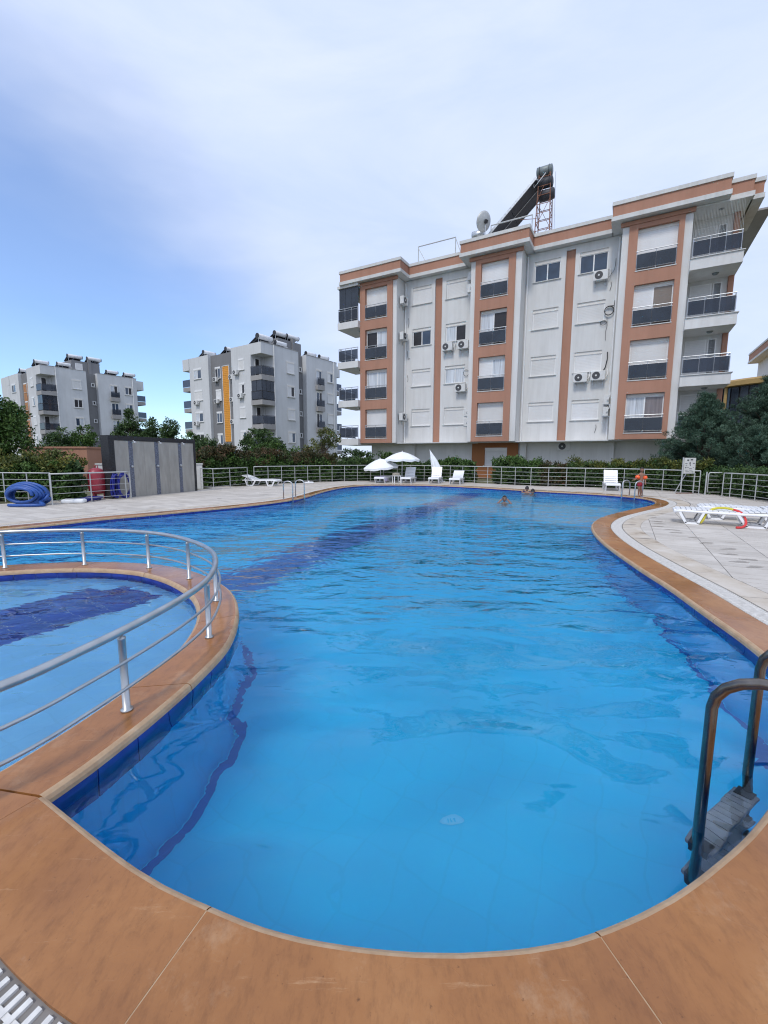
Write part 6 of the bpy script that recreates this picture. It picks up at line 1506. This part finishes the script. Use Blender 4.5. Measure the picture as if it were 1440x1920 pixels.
hedge('dark low hedge behind the right fence below the conifers', [(14.2, 18.4), (14.3, 16.8), (14.2, 15.2), (14.0, 13.6)], 1.0, 1.05, 0.95, 'leaf_dark', 29, 12, 50, 0.09)
# trees
tree('broad leafy green tree at the left frame edge', -16.5, 18.0, [(-16.6, 18, 2.7, 1.5, 1.3, 1.15), (-15.6, 17.8, 2.1, 0.95, 0.9, 0.8), (-16.2, 18, 3.3, 0.95, 0.9, 0.75), (-17.2, 18, 2.0, 1.4, 1.2, 1.1)], 'leaf_green', 190, 90, 0.36, 0.13, 31, 0.12)
GT = 'dark evergreen trees behind the hut and shower wall'
for i, (x, y, z, r, lab, mt) in enumerate(((-22.6, 30, 3.4, 1.0, 'dark shrub tree above the left end of the terracotta hut', 'leaf_dark'), (-20.9, 30, 3.5, 1.25, 'rounded green tree above the right end of the hut', 'leaf_green'), (-19.1, 30.5, 3.0, 0.95, 'shorter dark green tree left of the shower wall', 'leaf_green'),
        (-18.2, 31, 4.75, 0.95, 'tallest pointed evergreen rising behind the shower wall', 'leaf_dark'), (-16.9, 31, 4.25, 0.62, 'slim pointed evergreen second behind the shower wall', 'leaf_dark'), (-15.6, 31, 4.35, 0.95, 'bushy evergreen third behind the shower wall', 'leaf_dark'), (-14.0, 31, 3.2, 0.95, 'low evergreen behind the right part of the shower wall', 'leaf_green'),
        (-12.4, 30, 2.9, 0.9, 'low dark tree just right of the shower wall', 'leaf_dark'))):
    tree(lab, x, y, [(x, y, z * 0.45, r, r, z * 0.42), (x + 0.1, y, z * 0.78, r * 0.62, r * 0.62, z * 0.22)], mt, 60, 80, 0.34, 0.17, 40 + i, 0.08, 'evergreen_tree', 'tree', GT, 0.4)
tree('dark spreading tree in front of the corner balconies of the striped block', -9.2, 32, [(-9.2, 32, 2.6, 1.25, 1.1, 0.85), (-8.2, 32, 2.2, 0.9, 0.8, 0.7), (-10.0, 32, 2.0, 0.8, 0.8, 0.7)], 'leaf_dark', 75, 80, 0.32, 0.16, 61)
tree('bright green shrub in front of the dark tree above the photinia hedge', -7.9, 29.5, [(-7.9, 29.5, 1.6, 1.2, 0.9, 0.85)], 'leaf_green', 40, 80, 0.3, 0.14, 62, 0.05, 'shrub', 'shrub')
tree('small light green shrub below the middle of the striped block', -6.3, 29.0, [(-6.3, 29, 1.3, 0.9, 0.8, 0.8)], 'leaf_green', 26, 70, 0.3, 0.14, 63, 0.05, 'shrub', 'shrub')
tree('loose olive yellow tree left of the terracotta building', -4.2, 29.0, [(-4.2, 29, 1.9, 1.15, 1.0, 0.9), (-3.8, 29, 2.75, 0.75, 0.7, 0.55), (-4.9, 29, 1.4, 0.9, 0.8, 0.7)], 'leaf_olive', 70, 60, 0.3, 0.13, 64, 0.06)
tree('dark bush under the left corner balcony of the terracotta building', -1.9, 29.6, [(-1.9, 29.6, 1.2, 1.2, 0.9, 0.85)], 'leaf_dark', 44, 70, 0.3, 0.14, 65, 0.05, 'shrub', 'shrub')
tree('green bush behind the taller parasol against the ground floor', 0.1, 30.2, [(0.1, 30.2, 1.1, 1.0, 0.8, 0.75)], 'leaf_green', 30, 70, 0.28, 0.14, 66, 0.05, 'shrub', 'shrub')
# conifers: sprays of fine needles along rising branches
def conifer(label, x, y, H, R0, seed, nb, shape=0.85):
    t = thing('conifer', label, 'conifer', (x, y, 0)); g = np.random.default_rng(seed); cl = []; lb = MB()
    lb0 = MB().tube([(0, 0, 0), (0.03, 0, H * 0.5), (0, 0, H * 0.95)], [0.16, 0.1, 0.02], 8); lb0.build('trunk', 'bark', t, True)
    for i in range(nb):
        f = g.random() ** 0.9; a = g.random() * 2 * PI; z0 = H * (0.02 + 0.9 * f); prof = max(0.12, (1 - f) ** shape * (0.75 + 0.35 * min(1, f * 5)))
        Lb = R0 * prof * (0.75 + 0.4 * g.random()); rise = 0.25 + 0.5 * g.random()
        tipp = np.array([math.cos(a) * Lb, math.sin(a) * Lb, z0 + Lb * rise])
        if i % 3 == 0: lb.tube([(0, 0, z0), tuple(tipp * np.array([0.5, 0.5, 0]) + np.array([0, 0, z0 + Lb * rise * 0.35])), tuple(tipp)], [0.03, 0.018, 0.006], 4)
        for s in (0.55, 0.78, 1.0): p = np.array([0, 0, z0]) * (1 - s) + tipp * s; cl.append((p[0] + g.normal() * 0.06, p[1] + g.normal() * 0.06, p[2], 0.10 + 0.11 * g.random()))
    lb.build('limbs', 'bark', t)
    leaves('crown', 'leaf_conifer', t, cl, 80, 0.12, seed + 3, 0.15, up=0.75); return t
conifer('bushy blue green conifer in front of the right balconies', 15.2, 20.6, 4.75, 1.85, 71, 460, 0.8)
conifer('tallest conifer at the right frame edge', 18.5, 20.4, 6.3, 2.5, 72, 560, 0.85)
conifer('lower conifer directly behind the right fence and open gate', 16.5, 18.4, 3.5, 1.9, 73, 420, 0.85)
conifer('conifer cut off by the right frame edge', 18.3, 17.4, 4.3, 2.0, 74, 360, 0.6)

# wet footprints and splashes drying on the right hand deck
M['wet_stone'] = simple('wet_stone', (0.36, 0.32, 0.275), 0.28, var=0.2, scale=9)
fp = MB(); rs = random.Random(12)
for (x, y) in ((7.55, 11.6), (7.05, 11.2), (6.85, 10.85), (6.5, 10.1), (6.35, 9.75), (6.05, 9.35), (6.1, 8.9), (5.95, 8.55), (5.95, 8.0), (5.75, 7.5), (5.75, 7.0), (5.45, 6.6), (5.45, 6.25), (5.2, 6.1), (5.15, 5.8), (4.9, 7.9), (5.6, 9.6), (-6.9, 12.6), (-6.3, 13.2), (-5.4, 14.4), (-7.6, 11.9), (-5.9, 15.2), (-4.7, 16.8), (-8.2, 12.3)):
    a = rs.uniform(-0.3, 0.5) - 0.3; n = 14; pts = []
    for k in range(n):
        t = 2 * PI * k / n; r = 1 + 0.25 * rs.uniform(-1, 1); px, py = 0.13 * r * math.cos(t), 0.05 * r * math.sin(t) * (1.3 if math.cos(t) > 0 else 0.8)
        pts.append((x + px * math.cos(a) - py * math.sin(a), y + px * math.sin(a) + py * math.cos(a)))
    fp.add([(*p, 0.0022) for p in pts], [tuple(range(n))])
tag(fp.build('wet_footprints', 'wet_stone', deck), kind='stuff')
